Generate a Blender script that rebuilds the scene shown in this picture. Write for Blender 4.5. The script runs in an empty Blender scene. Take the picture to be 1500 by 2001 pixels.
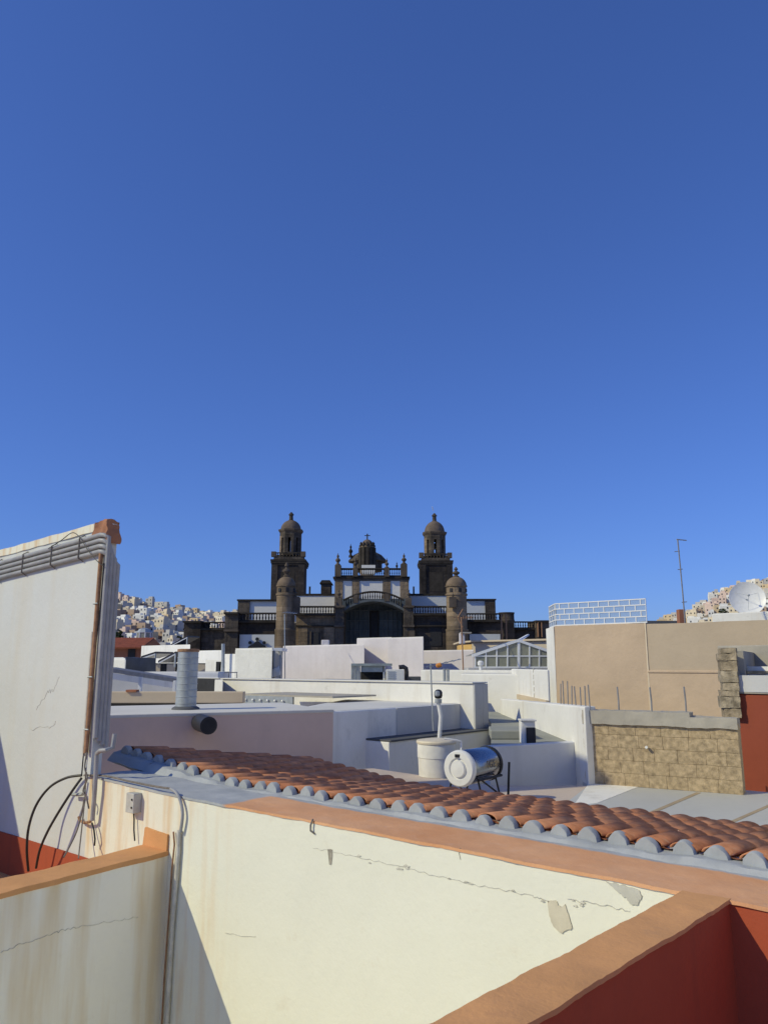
import bpy, bmesh, math, random
from mathutils import Vector, Matrix, noise
random.seed(7)
SC = bpy.context.scene
COL = SC.collection
# ------------------------------------------------------------------ camera
PITCH = math.atan(0.2)
F, CX, CY = 1500.0, 750.0, 1000.5          # focal length and centre, in units of the 1500 x 2001 picture
cd = bpy.data.cameras.new('camera'); cam = bpy.data.objects.new('camera', cd); COL.objects.link(cam)
cam.location = (0, 0, 0); cam.rotation_euler = (math.pi/2 + PITCH, 0, 0)
cd.sensor_fit = 'VERTICAL'; cd.sensor_height = 36; cd.lens = 36*F/2001.0
cd.clip_start = 0.05; cd.clip_end = 20000
SC.camera = cam
# ------------------------------------------------------------------ sky, sun, exposure
LIGHT = Vector((-1.283, -0.490, 1.0)).normalized()
ELEV = math.asin(LIGHT.z); AZ = math.atan2(LIGHT.x, LIGHT.y)
w = bpy.data.worlds.new('World'); SC.world = w; w.use_nodes = True
nt = w.node_tree; nt.nodes.clear()
sky = nt.nodes.new('ShaderNodeTexSky'); sky.sky_type = 'NISHITA'; sky.sun_disc = False
sky.sun_elevation = ELEV; sky.sun_rotation = AZ
sky.air_density = 1.0; sky.dust_density = 0.5; sky.ozone_density = 5.5; sky.altitude = 0
bg = nt.nodes.new('ShaderNodeBackground'); bg.inputs['Strength'].default_value = 0.119
wo = nt.nodes.new('ShaderNodeOutputWorld')
hs = nt.nodes.new('ShaderNodeMix'); hs.data_type = 'RGBA'; hs.blend_type = 'MULTIPLY'; hs.inputs[0].default_value = 1.0; hs.inputs[7].default_value = (0.81, 1.02, 1.66, 1)   # the camera's blue-heavy colour balance
nt.links.new(sky.outputs[0], hs.inputs[6]); gm = nt.nodes.new('ShaderNodeGamma'); gm.inputs[1].default_value = 0.8; nt.links.new(hs.outputs[2], gm.inputs[0])
h2 = nt.nodes.new('ShaderNodeMix'); h2.data_type = 'RGBA'; h2.blend_type = 'MULTIPLY'; h2.inputs[0].default_value = 1.0; h2.inputs[7].default_value = (0.68, 0.80, 1.0, 1)
nt.links.new(gm.outputs[0], h2.inputs[6]); nt.links.new(h2.outputs[2], bg.inputs[0]); nt.links.new(bg.outputs[0], wo.inputs[0])
sl = bpy.data.lights.new('sun', 'SUN'); sl.energy = 3.0; sl.angle = math.radians(0.5); sl.color = (1.0, 0.925, 0.60)
so = bpy.data.objects.new('sun', sl); COL.objects.link(so)
so.rotation_euler = LIGHT.to_track_quat('Z', 'Y').to_euler(); so.location = (-30, -10, 40)
SC.view_settings.view_transform = 'Standard'; SC.view_settings.look = 'None'
SC.view_settings.exposure = 0.0; SC.view_settings.gamma = 1.0; SC.view_settings.use_curve_mapping = False
SC.cycles.use_denoising = True
SC.cycles.max_bounces = 8; SC.cycles.diffuse_bounces = 5
GROUND = -14.0
# ------------------------------------------------------------------ geometry helpers
_c, _s = math.cos(PITCH), math.sin(PITCH)
def ray(x, y):
    u = (x-CX)/F; v = (CY-y)/F
    return Vector((u, _c - v*_s, _s + v*_c))
def at(x, y, D):
    r = ray(x, y); return r*(D/r.y)
def atz(x, y, z):
    r = ray(x, y); return r*(z/r.z)
DV = Vector((0.766, -0.643, 0)); PV = Vector((0.643, 0.766, 0)); Q0 = Vector((-1.61, 6.2, 0))
def se(s, e, z=0.0):                         # the grid of our own building: s along the long white wall, e behind it
    q = Q0 + DV*s + PV*e; return Vector((q.x, q.y, z))
def onwall(x, y, off=0.0):                   # point of the long white wall's plane seen at a picture position
    r = ray(x, y); k = (Q0 - PV*off).dot(PV)/r.dot(PV); return r*k
def sof(p): return (p-Q0).dot(DV)

class MB:
    def __init__(self): self.v = []; self.f = []; self.m = []; self.mi = 0
    def add(self, vs, fs):
        b = len(self.v); self.v += [Vector(q) for q in vs]
        for f in fs: self.f.append([b+i for i in f]); self.m.append(self.mi)
        return self
    def hexa(self, b4, t4):                  # four bottom corners, four top corners, same turn
        return self.add(list(b4)+list(t4), [(3,2,1,0),(4,5,6,7),(0,1,5,4),(1,2,6,5),(2,3,7,6),(3,0,4,7)])
    def box(self, x0, x1, y0, y1, z0, z1):
        return self.hexa([(x0,y0,z0),(x1,y0,z0),(x1,y1,z0),(x0,y1,z0)], [(x0,y0,z1),(x1,y0,z1),(x1,y1,z1),(x0,y1,z1)])
    def prism(self, poly, z0, z1, z1s=None):
        n = len(poly); t = z1s or [z1]*n
        vs = [(p[0],p[1],z0) for p in poly] + [(p[0],p[1],t[i]) for i, p in enumerate(poly)]
        fs = [tuple(range(n-1,-1,-1)), tuple(range(n,2*n))] + [(i,(i+1)%n,n+(i+1)%n,n+i) for i in range(n)]
        return self.add(vs, fs)
    def wall(self, p0, p1, z0, z1, th, z1b=None):   # upright slab from p0 to p1, thickness away from the viewer
        a = Vector((p0[0],p0[1])); b = Vector((p1[0],p1[1])); d = (b-a).normalized(); n = Vector((-d.y, d.x))*th
        zb = z1 if z1b is None else z1b
        return self.prism([a, b, b+n, a+n], z0, z1, [z1, zb, zb, z1])
    def fbox(self, x0, x1, yt, yb, D, dep):         # box facing the viewer, given by its picture rectangle at distance D
        ym = (yt+yb)/2
        X0 = at(x0,ym,D).x; X1 = at(x1,ym,D).x
        return self.box(X0, X1, D, D+dep, at(CX,yb,D).z, at(CX,yt,D).z)
    def ext(self, pts, vec):                        # extrude a planar polygon (3D points) along vec
        n = len(pts); vec = Vector(vec); pts = [Vector(p) for p in pts]
        return self.add(pts+[p+vec for p in pts], [tuple(range(n)), tuple(range(2*n-1,n-1,-1))] + [(i,n+i,n+(i+1)%n,(i+1)%n) for i in range(n)])
    def lathe(self, c, prof, n=16, ph=0.0, cap=True):
        c = Vector(c); vs = []; fs = []
        for r, z in prof:
            for k in range(n):
                a = ph + 2*math.pi*k/n; vs.append(c+Vector((r*math.cos(a), r*math.sin(a), z)))
        for j in range(len(prof)-1):
            for k in range(n):
                a, b = j*n+k, j*n+(k+1)%n; fs.append((a,b,b+n,a+n))
        if cap: fs.append(tuple(range(n-1,-1,-1))); fs.append(tuple((len(prof)-1)*n+k for k in range(n)))
        return self.add(vs, fs)
    def tube(self, pts, r, n=8):
        pts = [Vector(p) for p in pts]; vs = []; fs = []
        up = Vector((0,0,1)); last = None
        for i, p in enumerate(pts):
            t = (pts[min(i+1,len(pts)-1)]-pts[max(i-1,0)]).normalized()
            if last is None:
                a = t.cross(up if abs(t.z) < .95 else Vector((1,0,0))).normalized()
            else: a = (last - t*last.dot(t)).normalized()
            last = a; b = t.cross(a)
            for k in range(n):
                q = 2*math.pi*k/n; vs.append(p + (a*math.cos(q)+b*math.sin(q))*r)
        m = len(pts)
        for j in range(m-1):
            for k in range(n): fs.append((j*n+k, j*n+(k+1)%n, (j+1)*n+(k+1)%n, (j+1)*n+k))
        fs.append(tuple(range(n-1,-1,-1))); fs.append(tuple((m-1)*n+k for k in range(n)))
        return self.add(vs, fs)
    def grid_hexa(self, b4, t4, cell, amp=0.0, fr=1.5, seed=0.0):   # hexahedron with finely divided, slightly uneven faces
        b4 = [Vector(q) for q in b4]; t4 = [Vector(q) for q in t4]; idx = {}
        fq = [(b4[3],b4[2],b4[1],b4[0]),(t4[0],t4[1],t4[2],t4[3])] + [(b4[i],b4[(i+1)%4],t4[(i+1)%4],t4[i]) for i in range(4)]
        base = len(self.v)
        def vid(p):
            k = (round(p.x,4), round(p.y,4), round(p.z,4))
            if k not in idx:
                o = noise.noise_vector(p*fr + Vector((seed,seed,seed)))*amp + noise.noise_vector(p*fr*5 + Vector((seed,0,0)))*amp*.35
                idx[k] = len(self.v); self.v.append(p+o)
            return idx[k]
        for a, b, c, d in fq:
            nu = max(1, round(max((b-a).length, (c-d).length)/cell)); nv = max(1, round(max((d-a).length, (c-b).length)/cell))
            g = [[vid((a.lerp(b,i/nu)).lerp(d.lerp(c,i/nu), j/nv)) for i in range(nu+1)] for j in range(nv+1)]
            for j in range(nv):
                for i in range(nu):
                    q = [g[j][i],g[j][i+1],g[j+1][i+1],g[j+1][i]]
                    if len(set(q)) == 4: self.f.append(q); self.m.append(self.mi)
        return self
    def mesh(self, name, mats, smooth=False):
        me = bpy.data.meshes.new(name); me.from_pydata([tuple(q) for q in self.v], [], self.f)
        for m in (mats if isinstance(mats,(list,tuple)) else [mats]): me.materials.append(m)
        for p, i in zip(me.polygons, self.m): p.material_index = i; p.use_smooth = smooth
        bm = bmesh.new(); bm.from_mesh(me); bmesh.ops.recalc_face_normals(bm, faces=bm.faces); bm.to_mesh(me); bm.free()
        return me
    def build(self, name, mats, parent=None, smooth=False, bevel=0.0, seg=2):
        o = bpy.data.objects.new(name, self.mesh(name, mats, smooth)); COL.objects.link(o)
        if parent is not None: attach(o, parent)
        if bevel:
            b = o.modifiers.new('bevel','BEVEL'); b.width = bevel; b.segments = seg; b.limit_method = 'ANGLE'; b.angle_limit = math.radians(50)
        if smooth:
            try: o.data.set_sharp_from_angle(angle=math.radians(40))
            except Exception: pass
        return o
def attach(o, parent):
    o.parent = parent
    if parent.type == 'EMPTY': o.matrix_parent_inverse = Matrix.Translation(-parent.location)
def inst(name, me, M, parent=None):
    o = bpy.data.objects.new(name, me); COL.objects.link(o); o.matrix_basis = M
    if parent is not None: attach(o, parent)
    return o
def tag(o, label=None, cat=None, group=None, kind=None):
    for k, v in (('label',label),('category',cat),('group',group),('kind',kind)):
        if v: o[k] = v
    return o
def thing(name, label, cat, loc, group=None):
    o = bpy.data.objects.new(name, None); COL.objects.link(o); o.location = loc; o.empty_display_size = .3
    return tag(o, label, cat, group)
def struct(o): o['kind'] = 'structure'; return o
# ------------------------------------------------------------------ materials
def newmat(name):
    m = bpy.data.materials.new(name); m.use_nodes = True; t = m.node_tree
    return m, t, t.nodes['Principled BSDF']
def N(t, k, **kw):
    n = t.nodes.new(k)
    for a, b in kw.items():
        if hasattr(n, a): setattr(n, a, b)
        else: n.inputs[a].default_value = b
    return n
def rgba(c): return (c[0],c[1],c[2],1.0)
def pos(t, scale=(1,1,1)):
    g = N(t,'ShaderNodeNewGeometry'); mp = N(t,'ShaderNodeMapping'); mp.inputs['Scale'].default_value = scale
    t.links.new(g.outputs['Position'], mp.inputs['Vector']); return mp.outputs[0]
def nz(t, vec, scale, detail=4, rough=.55):
    n = N(t,'ShaderNodeTexNoise'); n.inputs['Scale'].default_value = scale; n.inputs['Detail'].default_value = detail; n.inputs['Roughness'].default_value = rough
    if vec is not None: t.links.new(vec, n.inputs['Vector'])
    return n.outputs['Fac']
def ramp(t, fac, a, b, c0=(0,0,0), c1=(1,1,1)):
    r = N(t,'ShaderNodeValToRGB'); r.color_ramp.elements[0].position = a; r.color_ramp.elements[1].position = b
    r.color_ramp.elements[0].color = rgba(c0); r.color_ramp.elements[1].color = rgba(c1)
    t.links.new(fac, r.inputs[0]); return r.outputs[0]
def mixc(t, fac, a, b):
    m = N(t,'ShaderNodeMix'); m.data_type = 'RGBA'
    for sck, v in ((m.inputs[0],fac),(m.inputs[6],a),(m.inputs[7],b)):
        if hasattr(v,'is_output'): t.links.new(v, sck)
        elif isinstance(v,(int,float)): sck.default_value = v
        else: sck.default_value = rgba(v)
    return m.outputs[2]
def mth(t, op, a, b=None, clamp=False):
    m = N(t,'ShaderNodeMath'); m.operation = op; m.use_clamp = clamp
    for i, v in enumerate((a,b)):
        if v is None: continue
        if hasattr(v,'is_output'): t.links.new(v, m.inputs[i])
        else: m.inputs[i].default_value = v
    return m.outputs[0]
def bumpn(t, p, h, strength, dist=.01, prev=None):
    b = N(t,'ShaderNodeBump'); b.inputs['Strength'].default_value = strength; b.inputs['Distance'].default_value = dist
    t.links.new(h, b.inputs['Height'])
    if prev is not None: t.links.new(prev, b.inputs['Normal'])
    t.links.new(b.outputs[0], p.inputs['Normal']); return b.outputs[0]
def sub(c, k): return tuple(max(0,min(1,q*k)) for q in c)
def plaster(name, col, var=.12, stain=(.42,.33,.20), st=.35, stscale=2.0, bump=.25, sc=1.0, rough=.88, dirt=.25, dcol=(.2,.19,.18)):
    m, t, p = newmat(name)
    big = nz(t, pos(t), .9*sc, 5); fine = nz(t, pos(t), 14*sc, 4, .6)
    c = mixc(t, ramp(t, big, .3, .7), sub(col,1-var), col)
    c = mixc(t, mth(t,'MULTIPLY', ramp(t, fine, .45, .75), .25), c, sub(col,.82))
    sk = nz(t, pos(t,(stscale*sc, stscale*sc, .12*sc)), 2.2, 5, .6)
    c = mixc(t, mth(t,'MULTIPLY', ramp(t, sk, .56, .76), st), c, stain)
    d = nz(t, pos(t), 2.3*sc, 8, .7)
    c = mixc(t, mth(t,'MULTIPLY', ramp(t, d, .58, .78), dirt), c, dcol)
    t.links.new(c, p.inputs['Base Color']); p.inputs['Roughness'].default_value = rough; p.inputs['Specular IOR Level'].default_value = .25
    b1 = bumpn(t, p, nz(t, pos(t), 3.2*sc, 4), bump*.8, .03/sc)
    bumpn(t, p, nz(t, pos(t), 45*sc, 3), bump, .004/sc, b1)
    return m
def simple(name, col, rough=.6, metal=0.0, var=.15, sc=6.0, bump=0.0, spec=.4):
    m, t, p = newmat(name)
    n = nz(t, pos(t), sc, 5)
    t.links.new(mixc(t, ramp(t,n,.3,.7), sub(col,1-var), sub(col,1+var*.5)), p.inputs['Base Color'])
    p.inputs['Roughness'].default_value = rough; p.inputs['Metallic'].default_value = metal; p.inputs['Specular IOR Level'].default_value = spec
    if bump: bumpn(t, p, nz(t,pos(t),sc*4,4), bump, .01)
    return m
def objrand(name, cols, rough=.85, var=.12, sc=9.0, bump=.2, dist=.006, lichen=None):       # colour picked for each object on its own
    m, t, p = newmat(name)
    oi = N(t,'ShaderNodeObjectInfo'); r = N(t,'ShaderNodeValToRGB'); r.color_ramp.interpolation = 'LINEAR'
    el = r.color_ramp.elements
    while len(el) < len(cols): el.new(.5)
    for i, c in enumerate(cols): el[i].position = i/(len(cols)-1); el[i].color = rgba(c)
    t.links.new(oi.outputs['Random'], r.inputs[0])
    n = nz(t, pos(t), sc, 5); mm = N(t,'ShaderNodeMix'); mm.data_type='RGBA'; mm.blend_type='MULTIPLY'; mm.inputs[0].default_value = 1
    t.links.new(r.outputs[0], mm.inputs[6]); t.links.new(ramp(t,n,.3,.72,(1-var*2,)*3,(1+var*.4,)*3), mm.inputs[7])
    base = mm.outputs[2]
    if lichen:
        base = mixc(t, mth(t,'MULTIPLY', ramp(t, nz(t,pos(t),sc*1.6,8,.72), .56, .70), .55), base, lichen)
        base = mixc(t, mth(t,'MULTIPLY', ramp(t, nz(t,pos(t,(1,1,1.3)),sc*.8,8,.7), .58, .74), .5), base, sub(cols[0],.45))
    t.links.new(base, p.inputs['Base Color']); p.inputs['Roughness'].default_value = rough; p.inputs['Specular IOR Level'].default_value = .2
    if bump: bumpn(t, p, nz(t,pos(t),sc*5,4), bump, dist)
    return m
M = {}
# ------------------------------------------------------------------ paints and stones
WHITE = (.80,.78,.71)
def wall_cream(name, col, stcol, s_lo, s_hi, st=.6, coarse=7.0, vec=None):
    vec = vec or DV
    # lime-washed wall: rusty drip streaks gather between two places along the wall
    m, t, p = newmat(name)
    g = N(t,'ShaderNodeNewGeometry'); dt = N(t,'ShaderNodeVectorMath'); dt.operation='DOT_PRODUCT'; dt.inputs[1].default_value = vec
    t.links.new(g.outputs['Position'], dt.inputs[0]); s = mth(t,'SUBTRACT', dt.outputs['Value'], Q0.dot(vec))
    sep = N(t,'ShaderNodeSeparateXYZ'); t.links.new(g.outputs['Position'], sep.inputs[0])
    cb = N(t,'ShaderNodeCombineXYZ'); t.links.new(s, cb.inputs[0]); t.links.new(mth(t,'MULTIPLY',sep.outputs[2],.10), cb.inputs[2])
    sk = nz(t, cb.outputs[0], coarse, 4, .55)
    big = nz(t, pos(t), .8, 6, .6)
    c = mixc(t, ramp(t,big,.3,.7), sub(col,.93), col)
    mr = N(t,'ShaderNodeMapRange'); mr.inputs[1].default_value = s_hi; mr.inputs[2].default_value = s_lo; t.links.new(s, mr.inputs[0])
    k = mth(t,'MULTIPLY', mth(t,'MULTIPLY', ramp(t,sk,.47,.66), mr.outputs[0]), st)
    c = mixc(t, k, c, stcol)
    blot = nz(t, pos(t), 5, 8, .7)
    c = mixc(t, mth(t,'MULTIPLY', ramp(t,blot,.6,.8), .22), c, sub(stcol,.8))
    fine = nz(t, pos(t), 30, 4, .6)
    c = mixc(t, mth(t,'MULTIPLY', ramp(t,fine,.5,.8), .12), c, sub(col,.75))
    t.links.new(c, p.inputs['Base Color']); p.inputs['Roughness'].default_value = .9; p.inputs['Specular IOR Level'].default_value = .2
    b1 = bumpn(t,p,nz(t,pos(t),3.0,5,.58),.3,.035); bumpn(t,p,nz(t,pos(t),45,4),.4,.003,b1)
    return m
M['cream_wall'] = wall_cream('cream_wall', (.79,.775,.655), (.66,.47,.27), -.3, .9, .85, 8)
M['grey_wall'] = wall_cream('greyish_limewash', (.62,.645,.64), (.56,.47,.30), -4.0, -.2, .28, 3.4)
M['well_wall'] = wall_cream('stained_limewash', (.90,.88,.79), (.68,.54,.33), 8.0, 9.0, .75, 4.0, PV)
def terracotta_coping():
    m, t, p = newmat('terracotta_coping')
    g = N(t,'ShaderNodeNewGeometry')
    def along(vec):
        dt = N(t,'ShaderNodeVectorMath'); dt.operation='DOT_PRODUCT'; dt.inputs[1].default_value = vec
        t.links.new(g.outputs['Position'], dt.inputs[0]); return mth(t,'SUBTRACT', dt.outputs['Value'], Q0.dot(vec))
    s, e = along(DV), along(PV)
    n1 = nz(t, pos(t), 3.2, 6, .65); wob = mth(t,'MULTIPLY', mth(t,'SUBTRACT', n1, .5), .34)
    gs = ramp(t, mth(t,'ADD', mth(t,'MULTIPLY', mth(t,'SUBTRACT', .62, s), 3.0), mth(t,'ADD', wob, .5)), .45, .6)
    ge = ramp(t, mth(t,'ADD', mth(t,'MULTIPLY', mth(t,'SUBTRACT', e, .43), 5.0), mth(t,'ADD', mth(t,'MULTIPLY',wob,1.4), .5)), .45, .6)
    mx = mth(t,'MAXIMUM', gs, ge)
    tc = mixc(t, ramp(t, nz(t,pos(t),2.0,7,.65), .3, .72), (.64,.31,.145), (.73,.41,.225))
    tc = mixc(t, mth(t,'MULTIPLY', ramp(t, nz(t,pos(t),9,7,.7), .55, .75), .4), tc, (.70,.46,.32))
    gy = mixc(t, ramp(t, nz(t,pos(t),4,7,.65), .3, .7), (.33,.35,.365), (.46,.475,.48))
    t.links.new(mixc(t, mx, tc, gy), p.inputs['Base Color']); p.inputs['Roughness'].default_value = .85; p.inputs['Specular IOR Level'].default_value = .25
    b1 = bumpn(t,p,nz(t,pos(t),7,5,.6),.4,.02); bumpn(t,p,nz(t,pos(t),70,3),.35,.003,b1)
    return m
M['coping'] = terracotta_coping()
M['terra'] = plaster('terracotta_paint', (.75,.385,.165), .28, (.5,.25,.13), .4, 3, .7, 1.6, .88, .5, (.45,.27,.16))
M['lump'] = plaster('worn_terracotta_mortar', (.46,.22,.13), .3, (.3,.14,.09), .4, 6, .9, 5, .9, .5, (.25,.15,.11))
M['red'] = plaster('red_masonry_paint', (.42,.09,.043), .14, (.25,.07,.04), .3, 3, .35, 1.6, .75, .2, (.2,.06,.04))
M['red2'] = plaster('faded_red_masonry_paint', (.30,.072,.04), .14, (.2,.05,.03), .3, 2, .3, 1.2, .8, .2, (.15,.05,.04))
M['mortar'] = plaster('grey_waterproof_paint', (.43,.45,.46), .25, (.3,.3,.3), .2, 5, 1.0, 5.0, .9, .5, (.22,.23,.24))
M['tile'] = objrand('clay_roof_tile', [(.58,.25,.125),(.52,.215,.105),(.62,.285,.15),(.56,.235,.115),(.47,.185,.09),(.60,.26,.13)], .9, .2, 11, .5, .006, (.50,.36,.24))
M['channel'] = simple('clay_channel', (.46,.19,.10), .85, 0, .3, 12, .3, .2)
M['pipe'] = simple('grey_pvc', (.34,.345,.355), .45, 0, .18, 9, .1)
M['pipe_dirty'] = simple('weathered_cream_pipe', (.55,.53,.47), .6, 0, .25, 14, .15)
M['rust'] = simple('rusty_pipe', (.36,.20,.11), .8, 0, .35, 20, .3)
M['galv'] = simple('galvanised_steel', (.42,.45,.46), .5, .55, .18, 7, .15)
M['cable'] = simple('black_cable', (.025,.025,.028), .5, 0, .2)
M['rope'] = simple('grey_rope', (.20,.18,.16), .9, 0, .3, 40, .3)
M['hairline'] = simple('hairline_crack', (.62,.60,.52), .95, 0, .35, 30, .4, .1)
M['crack'] = simple('crack_shadow', (.36,.33,.27), .95, 0, .35, 30, .4, .1)
M['bareplaster'] = plaster('bare_plaster', (.68,.62,.48), .3, (.4,.34,.24), .4, 8, .9, 6, .95, .4, (.32,.28,.2))
M['greystain'] = plaster('bare_cement', (.60,.58,.50), .3, (.46,.44,.36), .3, 6, .8, 6, .95, .35, (.32,.3,.26))
M['flake'] = plaster('flaked_limewash', (.70,.67,.57), .2, (.55,.5,.4), .3, 6, .9, 6, .95, .3, (.5,.46,.37))
M['boxgrey'] = simple('junction_box_plastic', (.50,.50,.47), .5, 0, .15, 12)
M['floor_grey'] = plaster('roof_sealant_grey', (.50,.51,.50), .12, (.35,.35,.32), .1, 1, .12, .7, .55, .25, (.36,.36,.34))
M['joint'] = simple('floor_joint_mastic', (.38,.30,.20), .8)
# ------------------------------------------------------------------ setting
tag(MB().box(-6000,6000,-600,9000,GROUND-2,GROUND).build('ground', plaster('pale_city_ground', (.52,.48,.41), .2, sc=.05)), kind='structure')
def ztop(s):
    return -.97-.006*s if s > 0 else -.97+.036*(-s/1.2)
def zrow(s): return -.9 + (.1*min(1.6,-s/1.07) if s < 0 else 0)
def jag(pts, n=10, amp=.012, seed=0):
    out = []; rnd = random.Random(seed)
    for a, b in zip(pts, pts[1:]):
        for i in range(n):
            q = a.lerp(b, i/n); out.append(q + Vector((0,0,1))*rnd.uniform(-amp,amp) + (b-a).normalized()*rnd.uniform(-amp,amp)*.4)
    out.append(pts[-1]); return out
def crack(parent, pts, nrm, wid=.004, seed=0, amp=.008, n=9, mat='crack'):
    rnd = random.Random(seed); pl = jag(pts, n, amp, seed); mb = MB()
    for a, b in zip(pl, pl[1:]):
        t = (b-a).normalized(); c = t.cross(nrm).normalized(); w0 = wid*rnd.uniform(.08,.5); w1 = wid*rnd.uniform(.08,.5)
        o = nrm*.004
        mb.hexa([a-c*w0-o*3, b-c*w1-o*3, b-c*w1+o, a-c*w0+o], [a+c*w0-o*3, b+c*w1-o*3, b+c*w1+o, a+c*w0+o])
    return mb.build('crack', M[mat], parent)
def patch(parent, name, outline, nrm, mat, thick=.002, seed=1, amp=.012):
    pl = [q for q in jag(outline+[outline[0]], 6, amp, seed)][:-1]
    return MB().ext([q+nrm*(thick+.004) for q in pl], -nrm*.016).build(name, mat, parent)
NW = -PV
# --- long white wall, lit, with its coping
wl = thing('courtyard_wall', 'long cream white wall with terracotta coping and peeling plaster in the foreground', 'wall', se(1.3,.3,-6))
mb = MB(); ss = [-1.226,0,1.3,2.6,3.86]
for a, b in zip(ss, ss[1:]):
    mb.grid_hexa([se(a,0,-6),se(b,0,-6),se(b,.6,-6),se(a,.6,-6)], [se(a,0,ztop(a)-.010),se(b,0,ztop(b)-.010),se(b,.6,ztop(b)-.03),se(a,.6,ztop(a)-.03)], .11, .003, 1.3)
mb.build('wall_face', M['cream_wall'], wl, True)
mb = MB(); ss = [-1.226,-.6,0,1.0,2.0,3.0,3.86,5.0,6.5,8.0]
for a, b in zip(ss, ss[1:]):
    mb.grid_hexa([se(a,-.008,ztop(a)-.016),se(b,-.008,ztop(b)-.016),se(b,.56,ztop(b)-.016),se(a,.56,ztop(a)-.016)], [se(a,-.008,ztop(a)),se(b,-.008,ztop(b)),se(b,.56,ztop(b)),se(a,.56,ztop(a))], .03, .008, 4.5, 4)
mb.build('coping', M['coping'], wl, True)
W_ = lambda x, y: onwall(x, y)
crack(wl, [W_(612,1656),W_(660,1667),W_(740,1684),W_(800,1698),W_(896,1722),W_(960,1735),W_(1032,1748),W_(1072,1760)], NW, .003, 3, .007, 10, 'hairline')
crack(wl, [W_(1108,1757),W_(1180,1768),W_(1230,1781)], NW, .003, 5, .006, 9, 'hairline')
crack(wl, [W_(898,1658),W_(897,1668),W_(900,1680)], NW, .003, 6, .003, 5)
crack(wl, [W_(440,1822),W_(470,1828),W_(500,1830)], NW, .002, 8, .004, 6, 'hairline')
patch(wl, 'bare_plaster_patch', [W_(1070,1762),W_(1085,1759),W_(1095,1772),W_(1104,1768),W_(1113,1795),W_(1118,1813),W_(1098,1824),W_(1082,1812),W_(1074,1790)], NW, M['bareplaster'], .003, 2, .006)
patch(wl, 'bare_cement_patch', [W_(1184,1722),W_(1215,1729),W_(1248,1738),W_(1254,1752),W_(1246,1766),W_(1234,1768),W_(1222,1754),W_(1206,1742)], NW, M['greystain'], .002, 9, .005)
fr_ = random.Random(31)
for k in range(16):
    x_ = fr_.choice((fr_.uniform(700,800), fr_.uniform(860,1065), fr_.uniform(1110,1180))); y_ = 1656+(x_-612)*.224+fr_.uniform(-7,5)-(4 if x_>1100 else 0); w_ = fr_.uniform(2.5,6)
    patch(wl, 'plaster_flake', [W_(x_-w_,y_),W_(x_-w_*.2,y_-w_*.45),W_(x_+w_,y_+.2*w_),W_(x_+w_*.3,y_+w_*.5)], NW, M['flake'], .002, k, .003)
patch(wl, 'drain_slot', [W_(641,1659),W_(650,1660),W_(650,1672),W_(648,1690),W_(644,1689)], NW, M['crack'], .001, 4, .002)
MB().tube([W_(614,1600)+NW*.012, W_(611,1612)+NW*.02, W_(611,1622)+NW*.02, W_(616,1629)+NW*.006], .006, 6).build('hook', M['rope'], wl)
# --- red continuation of that wall on our terrace
rw = thing('terrace_wall', 'red painted terrace wall under the coping at the right edge', 'wall', se(6,.3,-1.9))
MB().grid_hexa([se(4.04,0,-2.2),se(8,0,-2.2),se(8,.6,-2.2),se(4.04,.6,-2.2)], [se(4.04,0,-1.005),se(8,0,-1.03),se(8,.6,-1.03),se(4.04,.6,-1.005)], .1, .006, 1.5).build('wall_face', M['red'], rw, True)
# --- right parapet of our terrace, running past the viewer
rp = thing('terrace_parapet', 'terrace parapet with orange terracotta top and dark red inner face, lower right', 'parapet', se(3.95,-3,-6))
mb = MB(); zt = -.995
se_ = se
def sk(q, e, z): return se_(q+.05*e, e, z)
mb.grid_hexa([sk(3.86,-7,-6),sk(3.875,-7,-6),sk(3.875,0,-6),sk(3.86,0,-6)],[sk(3.86,-7,zt-.010),sk(3.875,-7,zt-.010),sk(3.875,0,zt-.010),sk(3.86,0,zt-.010)],.14,.005)
mb.build('outer_face', M['cream_wall'], rp, True)
MB().grid_hexa([sk(3.872,-7,-6),sk(4.05,-7,-6),sk(4.05,.02,-6),sk(3.872,.02,-6)],[sk(3.872,-7,zt-.010),sk(4.05,-7,zt-.010),sk(4.05,.02,zt-.010),sk(3.872,.02,zt-.010)],.1,.005,1.6,2).build('inner_face', M['red'], rp, True)
MB().grid_hexa([sk(3.852,-7,zt-.016),sk(4.058,-7,zt-.016),sk(4.058,.01,zt-.016),sk(3.852,.01,zt-.016)],[sk(3.852,-7,zt),sk(4.058,-7,zt),sk(4.058,.01,zt),sk(3.852,.01,zt)],.03,.008,4.5,1).build('coping', M['terra'], rp, True)
struct(MB().prism([se(4.0,-8).xy,se(12,-8).xy,se(12,.1).xy,se(4.0,.1).xy], -2.1, -1.9).build('terrace_floor', M['terra']))
struct(MB().prism([se(-12,-8).xy,se(-.1,-8).xy,se(-.1,.1).xy,se(-12,.1).xy], -2.2, -1.95).build('lower_terrace_floor', M['terra']))
struct(MB().prism([se(-.1,-8).xy,se(4,-8).xy,se(4,.1).xy,se(-.1,.1).xy], -6.2, -6.0).build('light_well_floor', M['cream_wall']))
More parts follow.
